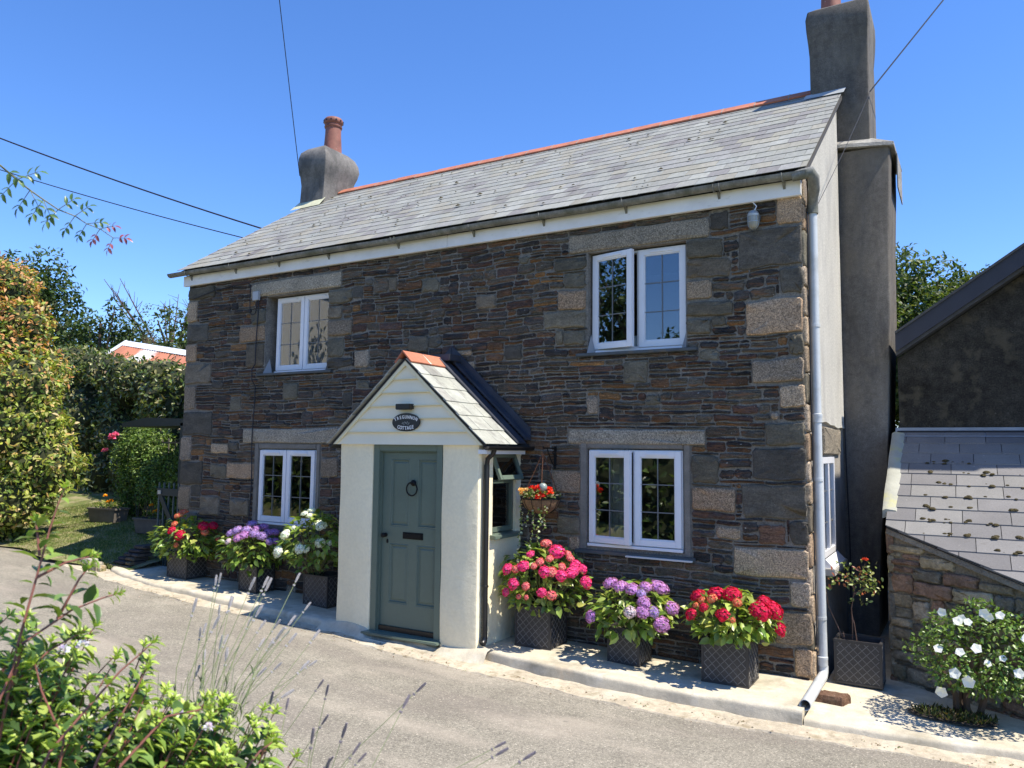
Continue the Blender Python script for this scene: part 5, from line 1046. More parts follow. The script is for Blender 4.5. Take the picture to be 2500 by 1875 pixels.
while y > 6:
    x = -.68-U(0, .3)
    while x < 3.6:
        wd = .4+U(-.015, .015); g_ = .006
        poly = clip([(max(x, -.685), y-stp-.012), (x+wd-g_, y-stp-.012+U(-.003, .003)), (x+wd-g_, y+.04), (max(x, -.685), y+.04)], yk)
        if len(poly) > 2 and x+wd > -.66:
            c = random.choice([(.19, .185, .18), (.175, .17, .168), (.205, .2, .19), (.16, .155, .155)]); qn = U(.92, 1.06); c = tuple(v*qn for v in c)
            def hz(yy): return .012+(.014*(y+.04-yy)/(stp+.05))
            top = [(a, b, lz(b)+hz(b)+.004) for a, b in poly]; bot = [(a, b, lz(b)+hz(b)-.006) for a, b in poly]; n = len(poly)
            mb.add(top+bot, [tuple(range(n))]+[(i, n+i, n+(i+1) % n, (i+1) % n) for i in range(n)], c)
        x += wd
    y -= stp
lroof = mb.build('slates', m_leanslate, lt)
mb = MB(); mb.add([(-.7, 10.04, lz(10.04)+.03), (3.8, 10.04, lz(10.04)+.03), (3.8, 10.24, lz(10.04)+.09), (-.7, 10.24, lz(10.04)+.09), (-.7, 10.26, lz(10.04)+.14), (3.8, 10.26, lz(10.04)+.14)], [(0, 1, 2, 3), (3, 2, 5, 4)])
mb.build('flashing', mat('cement_flashing', (.3, .33, .36), rough=.8, noise=((5, .2, I1),)), lt)
mb = MB(); n = 14; vs = []
for i in range(n+1): y = 10.12-1.52*i/n; w_ = .1+.006*math.sin(i*.9); vs += [(-.73, y, lz(y)-.05), (-.73+.002*math.sin(i), y, lz(y)+.03), (-.70, y, lz(y)+.045), (-.71+w_+.0, y, lz(y)+.034), (-.70+w_+.01, y, lz(y)+.012)]
mb.add(vs, [(i*5+j, (i+1)*5+j, (i+1)*5+j+1, i*5+j+1) for i in range(n) for j in range(4)]+[(n*5, n*5+1, n*5+2, n*5+3, n*5+4)])
mb.build('verge_fillet', mat('lichened_cement', (.36, .36, .3), rough=.9, noise=((7, .12, I1),), tints=(((.42, .4, .15), 3.5, .56, .06, I1, .7),), bump=((40, .5, .01, I1),)), lt, smooth=True)
mb = MB()
for i in range(150):
    x = U(-.5, 2.5); kx = random.choice([-.32, -.15, .02, .2, .38, .6, .9, 1.3]) if random.random() < .75 else x; x = kx+U(-.04, .04); y = U(7.9, 9.6); y = 10.12-round((10.12-y)/stp)*stp-.01+U(-.01, .05)
    if yk((x, y)) < .1: continue
    rr = U(.01, .035)
    mb.lathe((x, y, lz(y)+.02), [(rr, 0), (rr*.95, rr*.35), (rr*.5, rr*.7), (0.001, rr*.75)], 7, jit=.2)
tag(mb.build('moss', m_moss, lt), kind='stuff')
nh = thing('neighbour_house', (1.5, 12, 0), 'dark roughcast house gable with black bargeboard behind the lean-to', 'house')
mb = MB(); YN = 10.3; zs = lambda x: 3.20+.69*(x+.70)
mb.add([(-.66, YN, 0), (8.2, YN, 0), (8.2, YN, 3.3), (3.8, YN, zs(3.8)), (-.66, YN, zs(-.66)), (-.66, 17, 0), (8.2, 17, 0), (8.2, 17, 3.3), (3.8, 17, zs(3.8)), (-.66, 17, zs(-.66))], [(0, 1, 2, 3, 4), (5, 9, 8, 7, 6), (0, 4, 9, 5), (1, 6, 7, 2)]); mb.build('gable_wall', m_render_neigh, nh)
mb = MB(); zt = lambda x: 3.47+.69*(x+.70)
mb.prism([(-.66, YN-.27, zt(-.66)), (3.85, YN-.27, zt(3.85)), (3.85, YN-.27, zt(3.85)-.22), (-.66, YN-.27, zt(-.66)-.22)], (0, .03, 0)); mb.build('bargeboard', m_barge, nh)
mb = MB(); mb.prism([(-.66, YN-.3, zt(-.66)+.02), (3.85, YN-.3, zt(3.85)+.02), (3.85, YN-.3, zt(3.85)-.01), (-.66, YN-.3, zt(-.66)-.01)], (0, 7.1, 0)); mb.prism([(3.85, YN-.3, zt(3.85)+.02), (8.5, YN-.3, 3.1), (8.5, YN-.3, 3.07), (3.85, YN-.3, zt(3.85)-.01)], (0, 7.1, 0))
mb.prism([(-.66, YN-.22, zt(-.66)-.01), (3.85, YN-.22, zt(3.85)-.01), (3.85, YN-.22, zt(3.85)-.26), (-.66, YN-.22, zt(-.66)-.26)], (0, .21, 0)); mb.build('roof', mat('dark_slate_roof', (.07, .07, .07), rough=.8, noise=((12, .3, I1),)), nh)
mb = MB(); mb.box(1.75, 9.6, -.4, 2.95, YN+.2, 6.7); mb.box(1.7, 9.55, 6.7, 3.0, YN+.25, 6.82); mb.build('shade_block', m_render_neigh, nh, bevel=.02)  # unseen block added beyond the frame to throw shade along the lean-to roof top
q = MB(); q.tube([(.70, YN-.32, 4.15), (.70, YN-.01, 4.14)], .05, 12); q.build('flue_end', m_upvc, nh)
# ------------------------------------------------------------------ trees
def blobleaves(centers, radii, n_each, leaf, cols, w, thick=.35, up=.5):
    Ps, Ns, Ds = [], [], []
    for c, r in zip(centers, radii):
        n = int(n_each*max(.3, r*r)); d = rdir(n); k = 1-rng.uniform(0, 1, (n, 1))**2*thick
        lob = 1+.18*np.sin(d[:, :1]*5+c[0])*np.sin(d[:, 1:2]*6+c[1])+.1*np.sin(d[:, 2:]*9)
        Ps.append(np.array(c)+d*r*k*lob*np.array([1, 1, .85])); Ns.append(d)
    P_, d = np.concatenate(Ps), np.concatenate(Ns); n = len(P_)
    return P_, nrm(d*.5+rdir(n)), nrm(d*.6+np.array([0, 0, up])+rdir(n)*.5), rng.uniform(.7, 1.3, n)*leaf, rng.uniform(.7, 1.2, n)*leaf*.6, pal(n, cols, w, .25)
def tree(x, y, z0, h, rx, label, cols, w=None, leaf=.22, n_cl=26, dens=260, cl=(.5, .95), cz=.58, rz=None, bare=0, group='trees beyond the cottage', name='tree'):
    t = thing(name, (x, y, z0), label, 'tree', group); rz = rz or h*.42
    q = MB(); zc = z0+h*cz
    q.tube([(x, y, z0-.3), (x+.1, y, z0+h*.25), (x-.1, y+.1, z0+h*.5), (x, y, z0+h*.8)], [h*.03, h*.024, h*.016, h*.006], 8, caps=False)
    cs, rr = [], []
    for i in range(n_cl):
        d = rdir(1)[0]; d[2] = d[2]*.9+.15; k = U(.35, .85); c = np.array([x, y, zc])+d*np.array([rx, rx, rz])*k; cs.append(c); rr.append(U(*cl)*rx*.42)
        b = Vector((x+U(-.1, .1), y, z0+h*U(.25, .6))); e_ = Vector(c); q.tube([b, b.lerp(e_, .5)+Vector((0, 0, .08*h*U(0, 1))), e_], [h*.011, h*.007, h*.003], 5, caps=False)
    for i in range(bare):
        a = U(0, 6.28); e_ = Vector((x+rx*U(.3, 1.1)*math.cos(a), y+rx*.8*math.sin(a), zc+rz*U(.75, 1.25))); b = Vector((x, y, zc)); m_ = b.lerp(e_, .6)
        q.tube([b, m_, e_], [h*.006, h*.004, h*.0015], 4, caps=False)
        for k in range(7):
            s_ = m_.lerp(e_, U(0, .9)); q.tube([s_, s_+Vector((U(-.5, .5), U(-.5, .5), U(.1, .8)))], [h*.002, h*.0008], 4, caps=False)
    q.build('trunk', m_bark, t); leaves('crown', t, m_leaf, *blobleaves(cs, rr, dens, leaf, cols, w)); return t
G1 = [(.035, .065, .018), (.06, .1, .028), (.09, .13, .035), (.02, .04, .012)]; G2 = [(.1, .13, .05), (.15, .17, .07), (.07, .09, .035)]
# ------------------------------------------------------------------ left garden
def gz0(x, y): return zl_(x, y)

tree(-41.5, 21.5, .8, 11.2, 3.4, 'tall dark green tree highest at the far left behind the hedges', G1, (3, 3, 2, 2), .26, 40, 210, cz=.62)
tree(-37.2, 22.5, .8, 9.2, 2.3, 'shorter dark green tree just right of the tallest left tree', G1, (3, 3, 2, 2), .24, 26, 260, cz=.6)
tree(-36.5, 26, .8, 9.4, 3.8, 'pale twiggy tree with bare upper branches left of the barn roof', G2, None, .16, 44, 220, (.35, .7), cz=.56, bare=22)
tree(-32.0, 24.5, .8, 9.3, 2.3, 'dense round dark tree nearest the cottage left corner', G1, (2, 4, 3, 2), .22, 26, 300, cz=.55)
tree(-34.5, 25, .8, 6.6, 2.2, 'low bushy green tree peeping over the rusty barn roof', [(.1, .14, .04), (.16, .19, .06), (.06, .09, .03)], None, .2, 20, 260, cz=.6, bare=10)
tree(-.4, 20.0, -.5, 7.75, 2.9, 'broad leafy green tree behind the chimney and neighbouring roof', [(.06, .1, .025), (.1, .14, .04), (.15, .18, .055), (.035, .06, .018)], (3, 3, 2, 2), .115, 85, 1500, (.5, .8), cz=.6, rz=2.5)
# barn with the rusty roof
bn = thing('barn', (-33, 24, .8), 'distant barn with a rusty corrugated iron roof and pale ridge', 'barn')
mb = MB(); A_, B_ = Vector((-31.5, 20.3, 6.55)), Vector((-26.6, 20.3, 5.75)); dn = Vector((0.6, -3.2, -2.2)); n = 60; vs = []
for i in range(n+1):
    p = A_.lerp(B_, i/n); o = .03*(1 if i % 2 else -1); vs += [p+Vector((0, 0, o)), p+dn+Vector((0, 0, o))]
mb.add(vs, [(2*i, 2*i+2, 2*i+3, 2*i+1) for i in range(n)]); mb.add([A_+Vector((0, .1, -.1)), B_+Vector((0, .1, -.1)), B_+Vector((.3, 4, -2.4)), A_+Vector((.3, 4, -2.4))], [(0, 1, 2, 3)]); mb.build('roof', m_rust, bn)
mb = MB(); mb.prism([A_+Vector((-.1, -.25, -.12)), A_+Vector((-.1, 0, .1)), A_+Vector((-.1, .25, -.1))], B_-A_+Vector((.2, 0, 0))); mb.prism([A_+Vector((-.15, 0, .02)), A_+Vector((-.15, .0, .12)), A_+dn+Vector((-.15, 0, .12)), A_+dn+Vector((-.15, 0, 0))], (.14, 0, 0)); mb.build('ridge', m_zinc, bn)
mb = MB(); mb.box(-31.2, 18, .6, -26.5, 23, 3.6); mb.build('wall', m_white, bn)
# tall orange tinted hedge
def hedge_leaves(fn, n, leaf, cols, w, ang=.6): return None
hg = thing('hedge', (-15, 7.5, .3), 'tall sunlit hedge with orange and green leaves at the left edge', 'hedge')
def blobcore(cs, rs, name, parent, col):
    q = MB()
    for c, r in zip(cs, rs):
        n1, n2 = 12, 8; vs = [(c[0], c[1], c[2]-r*.8)]
        for j in range(1, n2):
            ph = math.pi*j/n2
            for i in range(n1): t = 2*math.pi*i/n1; k = r*.8*U(.9, 1.1); vs.append((c[0]+k*math.sin(ph)*math.cos(t), c[1]+k*math.sin(ph)*math.sin(t), c[2]-k*math.cos(ph)))
        vs.append((c[0], c[1], c[2]+r*.8)); last = len(vs)-1
        fs = [(0, 1+(i+1) % n1, 1+i) for i in range(n1)]+[(1+(j-1)*n1+i, 1+(j-1)*n1+(i+1) % n1, 1+j*n1+(i+1) % n1, 1+j*n1+i) for j in range(1, n2-1) for i in range(n1)]+[(last, 1+(n2-2)*n1+i, 1+(n2-2)*n1+(i+1) % n1) for i in range(n1)]
        q.add(vs, fs)
    return q.build(name, mat('inner_branches', (.035, .042, .015), rough=1, noise=((6, .5, I1),)), parent)
HO = [(-14.25, 7.45, 3.1), (-14.3, 7.5, 2.4), (-14.05, 7.75, 1.7), (-14.2, 7.45, 1.1), (-14.8, 7.3, .6), (-14.9, 7.6, 3.7), (-15.2, 7.6, 4.25), (-15.4, 7.3, 3.2), (-15.4, 7.2, 2.2), (-15.3, 7.2, 1.3), (-15.9, 7.8, 4.7), (-14.55, 7.9, 3.4), (-16.2, 7.4, 3.8), (-16.2, 7.2, 2.6), (-16.2, 7.2, 1.2), (-15.5, 7.7, 5.05), (-16.1, 7.8, 5.3), (-14.9, 7.7, 4.3)]
HR = [.62, .75, .7, .6, .55, .6, .55, .8, .85, .75, .55, .5, .8, .9, .8, .5, .5, .5]
HO = [(a-.28, b, c) for a, b, c in HO]
blobcore(HO, HR, 'branches', hg, None)
a_ = blobleaves(HO, HR, 3600, .1, [(.36, .4, .07), (.24, .31, .055), (.46, .32, .11), (.6, .48, .24), (.42, .42, .14), (.12, .18, .04)], (3.8, 4.4, 1.1, 1.8, 2.2, 2.6), .22, .4)
P_, c_ = a_[0], a_[5]; top = np.clip((P_[:, 2]-3.0)/1.6, 0, 1)[:, None]; pick = rng.uniform(size=(len(P_), 1)) < top*.45; c_ = np.where(pick, np.array([(.6, .3, .12)])*rng.uniform(.7, 1.2, (len(P_), 1)), c_)
leaves('foliage', hg, m_leaf, P_, a_[1], a_[2], a_[3], a_[4], c_, True)
# dark leafy hedge behind
hk = thing('hedge', (-17.5, 12, .8), 'dense dark green leafy hedge between the orange hedge and the cottage', 'hedge')
cs, rs_ = [], []
for i in range(60):
    t = U(0, 1); cs.append((-22+8.6*t, 12.3-1.3*t+U(-.2, .5), U(.9, 4.36-1.3*t))); rs_.append(U(.55, .8))
for t in np.linspace(0, 1, 14): cs.append((-22+8.6*t, 12.3-1.3*t, 4.34-1.2*t+U(-.1, .1))); rs_.append(.55)
blobcore(cs, rs_, 'branches', hk, None)
leaves('foliage', hk, m_leafgl, *blobleaves(cs, rs_, 1300, .12, [(.15, .19, .05), (.08, .12, .03), (.34, .34, .14), (.25, .2, .1), (.045, .07, .02)], (3, 3, 1.6, 1, 1.8), .2, .35), True)
# climbing rose on trellis
cl_ = thing('climbing_rose', (-13.2, 9.6, .7), 'bright green climber with pink roses covering the trellis left of the cottage', 'climbing plant')
cs, rs_ = [], []
for i in range(50): t = U(0, 1); cs.append((-14.9+3.5*t, 9.8-.9*t+U(-.15, .15), U(1.2, 1.95+.35*math.sin(t*5.2+.3)))); rs_.append(U(.22, .42))
for i in range(16): t = U(0, 1); cs.append((-14.9+3.5*t, 9.8-.9*t, U(.8, 1.4))); rs_.append(U(.2, .3))
leaves('foliage', cl_, m_leaf, *blobleaves(cs, rs_, 1500, .06, [(.16, .25, .05), (.09, .15, .03), (.25, .33, .09), (.04, .07, .02)], (3, 3, 1.5, 2), .3, .5), True)
q = MB()
for i in range(14): x = U(-14.7, -11.6); yb = 9.8-.9*(x+14.9)/3.5; q.tube([(x, yb-.05, .6), (x+U(-.3, .3), yb-.1, 1.1), (x+U(-.5, .5), yb-.1, 1.7)], [.015, .012, .008], 5, col=(.1, .09, .06), caps=False)
q.build('stems', m_stem, cl_)
for c in ((-14.6, 9.2, 2.25), (-14.5, 9.2, 2.27), (-14.68, 9.25, 2.2), (-14.8, 9.2, 1.95)): blooms('flower', cl_, [(c, .07, [(.85, .15, .35), (.8, .25, .4)])])
tr = thing('trellis', (-13, 9.9, .6), 'dark weathered square trellis under the climbing rose', 'trellis')
def tp(t, z, o=0): return (-14.9+3.9*t, 9.85-1.0*t+o, z)
for k in range(14): t = k/13; q = MB(); q.prism([tp(t-.003, .5), tp(t+.003, .5), tp(t+.003, 2.2), tp(t-.003, 2.2)], (0, .02, 0)); q.build('upright', m_wood, tr)
for k in range(7): z = .8+k*.22; q = MB(); q.prism([tp(0, z, -.022), tp(1, z, -.022), tp(1, z+.03, -.022), tp(0, z+.03, -.022)], (0, .018, 0)); q.build('rail', m_wood, tr)
ar = thing('arbour', (-11.2, 8.4, .3), 'dark green timber arbour with a flat felted top beside the house corner', 'arbour')
for x in (-11.3, -10.98): q = MB(); q.box(x, 8.3, .2, x+.1, 8.4, 2.46); q.build('post', m_dgreen, ar, bevel=.004)
q = MB(); q.prism([(-12.9, 8.3, 2.47), (-12.2, 8.3, 2.56), (-10.4, 8.3, 2.5), (-10.4, 8.3, 2.42), (-12.9, 8.3, 2.40)], (0, 1.0, 0)); q.build('top', m_dgreen, ar)
q = MB(); q.box(-11.2, 8.31, .3, -10.98, 8.33, 2.46); q.build('side_panel', m_dgreen, ar)
# metal and timber gate
gt = thing('garden_gate', (-10.7, 7.72, .15), 'blue-grey barred garden gate at the left corner of the cottage', 'gate')
gy_ = 7.74
for x in (-10.98, -10.86, -10.74, -10.62, -10.5): q = MB(); q.box(x-.011, gy_, .17, x+.011, gy_+.02, 1.5 if x > -10.97 else 1.5); q.build('bar', m_gate, gt)
for x in (-10.92, -10.8, -10.68, -10.56): q = MB(); q.box(x-.008, gy_+.003, .17, x+.008, gy_+.016, .58); q.build('bar', m_gate, gt)
for z in (1.3, .58): q = MB(); q.box(-10.99, gy_-.025, z, -10.36, gy_-.001, z+.11); q.build('rail', m_dgreen, gt)
q = MB(); q.prism([(-10.97, gy_-.02, 1.3), (-10.87, gy_-.02, 1.3), (-10.42, gy_-.02, .69), (-10.52, gy_-.02, .69)], (0, .018, 0)); q.build('brace', m_dgreen, gt)
q = MB(); q.box(-10.95, gy_-.04, 1.32, -10.88, gy_-.026, 1.38); q.build('latch', m_galv, gt)
# troughs with marigolds
def trough(x, y, z, L_, W_, H_, a, label, pl_label):
    t = thing('trough', (x, y, z), label, 'planter', 'garden troughs'); q = MB(); u = Vector((math.cos(a), math.sin(a), 0)); v = Vector((-math.sin(a), math.cos(a), 0)); c = Vector((x, y, z))
    def rect(s, zz): return [c+u*i*(L_/2)*s+v*j*(W_/2)*s+Vector((0, 0, zz)) for i, j in ((-1, -1), (1, -1), (1, 1), (-1, 1))]
    R4 = [rect(.86, 0), rect(.97, H_-.03), rect(1.04, H_-.03), rect(1.04, H_), rect(.94, H_), rect(.92, H_-.05)]; vs = [p for r_ in R4 for p in r_]
    q.add(vs, [(k*4+i, k*4+(i+1) % 4, (k+1)*4+(i+1) % 4, (k+1)*4+i) for k in range(5) for i in range(4)]+[(0, 1, 2, 3)]); q.build('box', mat('trough_grey_brown', (.15, .13, .105), rough=.8, noise=((6, .2, I1), (.5, .1, (1, 1, 60)))), t)
    q = MB(); q.add(rect(.93, H_-.03), [(0, 1, 2, 3)]); q.build('soil', m_earth, t)
    m_ = thing('marigold', (x, y, z+H_-.03), pl_label, 'flower', 'marigolds in the garden troughs')
    n = 90; P_ = np.array(c)+np.outer(rng.uniform(-.4, .4, n)*L_, np.array(u))+np.outer(rng.uniform(-.3, .3, n)*W_, np.array(v))+np.c_[np.zeros((n, 2)), rng.uniform(H_-.02, H_+.12, n)]
    leaves('foliage', m_, m_leaf, P_, rdir(n)+np.array([0, 0, .3]), rdir(n)+np.array([0, 0, 1]), .06, .03, pal(n, [(.12, .2, .04), (.3, .32, .08)]), True)
    for k, (du, dz) in enumerate(((-.1, .22), (.06, .13), (-.02, .1))): p = c+u*du*(L_/.7)+Vector((0, 0, H_+dz)); blooms('flower', m_, [(tuple(p), .042, [(.9, .38, .02), (.95, .5, .03)])])
trough(-14.35, 9.05, gz0(-14.4, 9)+.0, .72, .34, .27, .15, 'long grey-brown trough of marigolds standing on the sunlit lawn', 'orange marigolds in the sunlit trough on the lawn')
trough(-12.7, 8.9, gz0(-12.7, 8.9), .7, .34, .27, .1, 'shaded dark trough of marigolds behind the garden gate', 'orange marigolds in the shaded trough behind the gate')
# loose stones by the gate
sp = thing('stone_pile', (-11.1, 7.5, .2), 'small stacked pile of dark slate stones beside the gate', 'stone pile')
for r_ in range(6):
    x = -11.45+.05*r_
    while x < -10.98:
        w_ = U(.12, .3); q = MB(); z = .2+r_*.055; yy = 7.3+.05*r_
        stone(q, lambda u, w, d: (u, yy-d, w), x, z, min(x+w_, -10.95), z+.055, 's', .05, .003, 0, random.choice([(.09, .085, .08), (.06, .06, .065), (.12, .1, .07)])); q.box(x+.01, yy, z+.004, min(x+w_, -10.95)-.01, yy+.22, z+.05, (.08, .075, .07)); q.build('stone', m_rubble, sp); x += w_
rb = thing('edging_stones', (-11.7, 7.15, .18), 'pale rubble stones edging the lane at the kerb end', 'stones')
for i in range(11):
    q = MB(); x, y = -12.0+i*.07+U(-.04, .04), 7.14+U(-.03, .12)-.01*i; zz = zr(x)+U(.0, .05)
    stone(q, lambda u, w, d: (x+u, y+w, zz+d), -U(.06, .1), -U(.05, .08), U(.05, .1), U(.05, .08), 's', U(.05, .1), 0, 0, random.choice([(.4, .36, .28), (.33, .3, .24), (.45, .42, .35)])); q.build('stone', m_rubble, rb)
# grass tufts and dry litter on the lawn
n = 60000; x = rng.uniform(-17, -11.2, n); y = rng.uniform(6.9, 11, n); ok = np.array([b > yfar(a)+.02 for a, b in zip(x, y)]); x, y = x[ok], y[ok]; n = len(x)
z = np.array([zl_(a, b) for a, b in zip(x, y)]); dens = rng.uniform(size=n) < .85-.4*(np.sin(x*1.3)*np.sin(y*2.1) > .2); x, y, z = x[dens], y[dens], z[dens]; n = len(x)
tag(leaves('grass', None, m_leaf, np.c_[x, y, z-.01], rdir(n)*.5+np.array([0, 0, .8]), rdir(n), rng.uniform(.02, .05, n), .008, pal(n, [(.16, .22, .05), (.28, .3, .1), (.38, .33, .18), (.1, .15, .03)], (3, 3, 1.5, 2))), kind='stuff')
# ------------------------------------------------------------------ near garden bank: arching shrub, lavender, overhanging rose shoot
def spray(lst, pts, r0, spacing, L, W, tipcol, midcol, stemcol, q, tip_n=10, start=.0, jitter=.35):
    pts = [Vector(p) for p in pts]; q.tube(pts, [r0*(1-.65*i/(len(pts)-1)) for i in range(len(pts))], 6, col=stemcol, caps=False)
    ln = [0]
    for i in range(1, len(pts)): ln.append(ln[-1]+(pts[i]-pts[i-1]).length)
    tot = ln[-1]; s = tot*start+spacing*U(.3, 1); ph = U(0, 3.14)
    def at(s):
        for i in range(1, len(pts)):
            if s <= ln[i] or i == len(pts)-1: t = (s-ln[i-1])/max(1e-6, ln[i]-ln[i-1]); return pts[i-1].lerp(pts[i], t), (pts[i]-pts[i-1]).normalized()
    while s < tot*.98:
        p, d = at(s); a = d.orthogonal().normalized(); b = d.cross(a); ph += 1.57; k = s/tot; sz = (1.05-.45*max(0, k-.75)*4)*U(.55, 1.3)
        for sg in (1, -1):
            o = (a*math.cos(ph)+b*math.sin(ph))*sg; D = (o*.9+d*.45+Vector((0, 0, -.22))+Vector((U(-1, 1), U(-1, 1), U(-1, 1)))*jitter).normalized(); N_ = (d*.6+Vector((0, 0, .8))+Vector((U(-1, 1), U(-1, 1), U(-1, 1)))*.3)
            c = np.array(midcol[int(U(0, len(midcol)))])*(1-k*k)+np.array(tipcol[int(U(0, len(tipcol)))])*k*k if U(0, 1) < .75 else np.array(midcol[0]); lst.append((p+o*.004, D, N_, L*sz, W*sz, c*U(.6, 1.25)))
            if U(0, 1) < .22: lst.append((p+o*.006, (D+d*.6).normalized(), N_, L*sz*.5, W*sz*.5, np.array(tipcol[0])*U(.8, 1.2)))
        s += spacing*U(.75, 1.25)
    p, d = at(tot); 
    for i in range(tip_n):
        t = i*2.4; a = d.orthogonal().normalized(); b = d.cross(a); o = a*math.cos(t)+b*math.sin(t); kk = 1-i/tip_n*.6
        lst.append((p-d*.006*(tip_n-i)/3, (o*kk+d*(.5+i*.08)).normalized(), d+o*-.3, L*.62*kk, W*.6*kk, np.array(tipcol[i % len(tipcol)])*U(.9, 1.2)))
def flush_leaves(name, lst, parent, m, smooth=True):
    A = list(zip(*lst)); return leaves(name, parent, m, np.array([tuple(v) for v in A[0]]), np.array([tuple(v) for v in A[1]]), np.array([tuple(v) for v in A[2]]), np.array(A[3]), np.array(A[4]), np.array([tuple(c) for c in A[5]]), True, smooth)
TIP = [(.34, .45, .08), (.44, .53, .12), (.26, .38, .06)]; MID = [(.08, .15, .04), (.1, .19, .05), (.06, .11, .035), (.16, .27, .07)]
sh = thing('shrub', (-1.55, .95, .5), 'bright lime-tipped leafy shrub with reddish stems filling the lower left foreground', 'shrub')
q = MB(); lst = []; RED = (.22, .08, .06)
KEY = [[(-1.66, .84, 1.45), (-1.645, 0.864, 1.685), (-1.653, 0.895, 1.805), (-1.654, 0.917, 1.904), (-1.652, 0.929, 1.952), (-1.648, 0.944, 2.0)], [(-1.654, 0.895, 1.806), (-1.631, 0.943, 1.834), (-1.603, 0.994, 1.846)],
       [(-1.65, .86, 1.6), (-1.641, 0.871, 1.682), (-1.611, 0.948, 1.737), (-1.584, 0.998, 1.757), (-1.566, 1.029, 1.766)], [(-1.44, .88, 1.4), (-1.435, 0.912, 1.488), (-1.433, 0.954, 1.556), (-1.43, 0.991, 1.617), (-1.428, 1.006, 1.646)],
       [(-1.53, .83, 1.4), (-1.524, 0.871, 1.496), (-1.509, 0.942, 1.572), (-1.496, 0.987, 1.621), (-1.48, 1.026, 1.655), (-1.47, 1.049, 1.678)], [(-1.42, .9, 1.43), (-1.4, 0.97, 1.498), (-1.384, 1.018, 1.544), (-1.35, 1.065, 1.549), (-1.336, 1.086, 1.556)],
       [(-1.27, 1.09, 1.38), (-1.26, 1.115, 1.439), (-1.251, 1.139, 1.465), (-1.237, 1.161, 1.48), (-1.235, 1.168, 1.488)], [(-1.63, .8, 1.5), (-1.636, 0.834, 1.592), (-1.638, 0.848, 1.626), (-1.641, 0.868, 1.676)], [(-1.21, 1.14, 1.37), (-1.206, 1.162, 1.421), (-1.197, 1.192, 1.459)],
       [(-1.68, .84, 1.55), (-1.678, 0.859, 1.581), (-1.657, 0.934, 1.653), (-1.638, 0.978, 1.677), (-1.632, 0.992, 1.686)], [(-1.55, .9, 1.4), (-1.558, 0.916, 1.494), (-1.604, 0.893, 1.588), (-1.626, 0.885, 1.652)],
       [(-1.655, .9, 1.85), (-1.67, .90, 1.90), (-1.68, .90, 1.93)], [(-1.63, .93, 1.72), (-1.61, .96, 1.80), (-1.60, .98, 1.83)]]
for k_ in KEY: spray(lst, k_, .0032, .024, .042, .021, TIP, MID, RED, q, 9)
for i in range(230):
    a, b = U(0, 1)**1.25, U(0, 1); x1 = -1.82+.43*a+U(-.03, .03); y1 = .84+.42*a+U(-.12, .22)*(1-.5*a); z1 = 1.72-.24*a+U(-.3, .0)+(-.02 if a > .8 else 0)
    x0 = x1-U(.0, .18); y0 = y1-U(-.02, .16); z0 = z1-U(.25, .45)
    e = Vector((x1, y1, z1)); b0 = Vector((x0, y0, z0)); m_ = b0.lerp(e, .5)+Vector((0, 0, .05)); spray(lst, [b0, m_, e], .003, .026, .047, .025, TIP, MID, RED, q, 8)
flush_leaves('foliage', lst, sh, m_leafgl); q.build('stems', m_stem, sh)
q = MB(); n_f = 0
for c in ((-1.6, .93, 1.66), (-1.585, .96, 1.665), (-1.36, 1.1, 1.5), (-1.42, 1.07, 1.53), (-1.14, 1.2, 1.4)): blooms('flower', sh, [(c, .012, [(.75, .75, .8), (.6, .5, .75)])])
lv = thing('lavender', (-1.6, 1.4, .6), 'tall lavender with pale grey flower spikes arching over the lane in the foreground', 'lavender')
TT = [(-1.759, 1.441, 1.735), (-1.765, 1.432, 1.731), (-1.7, 1.507, 1.72), (-1.676, 1.533, 1.721), (-1.67, 1.539, 1.717), (-1.619, 1.595, 1.728), (-1.587, 1.608, 1.649), (-1.787, 1.389, 1.673), (-1.748, 1.433, 1.653), (-1.768, 1.391, 1.599), (-1.6, 1.572, 1.57), (-1.637, 1.545, 1.607)]
def spike_mesh():
    q = MB(); z = -.042
    while z < 0:
        r = .0028*(1-abs(z+.022)/.034)+.0008
        for k in range(5): t = k*1.257+z*300; q.obox((r*math.cos(t), r*math.sin(t), z), (.0016*math.cos(t), .0016*math.sin(t), .001), (-.0012*math.sin(t), .0012*math.cos(t), 0), (.0006*math.cos(t), .0006*math.sin(t), .002))
        z += .0048 if z < -.034 else .0038
    for k in range(4): q.obox((.003*math.cos(k*1.6), .003*math.sin(k*1.6), -.056), (.002, 0, 0), (0, .002, 0), (0, 0, .003))
    return q
SM = {}
for nm, c in (('pale', (.4, .38, .38)), ('mauve', (.2, .175, .2))): q = spike_mesh(); o = q.build('flower_spike', mat('lavender_'+nm, c, rough=.9, noise=((200, .35, I1),))); SM[nm] = o.data; bpy.data.objects.remove(o)
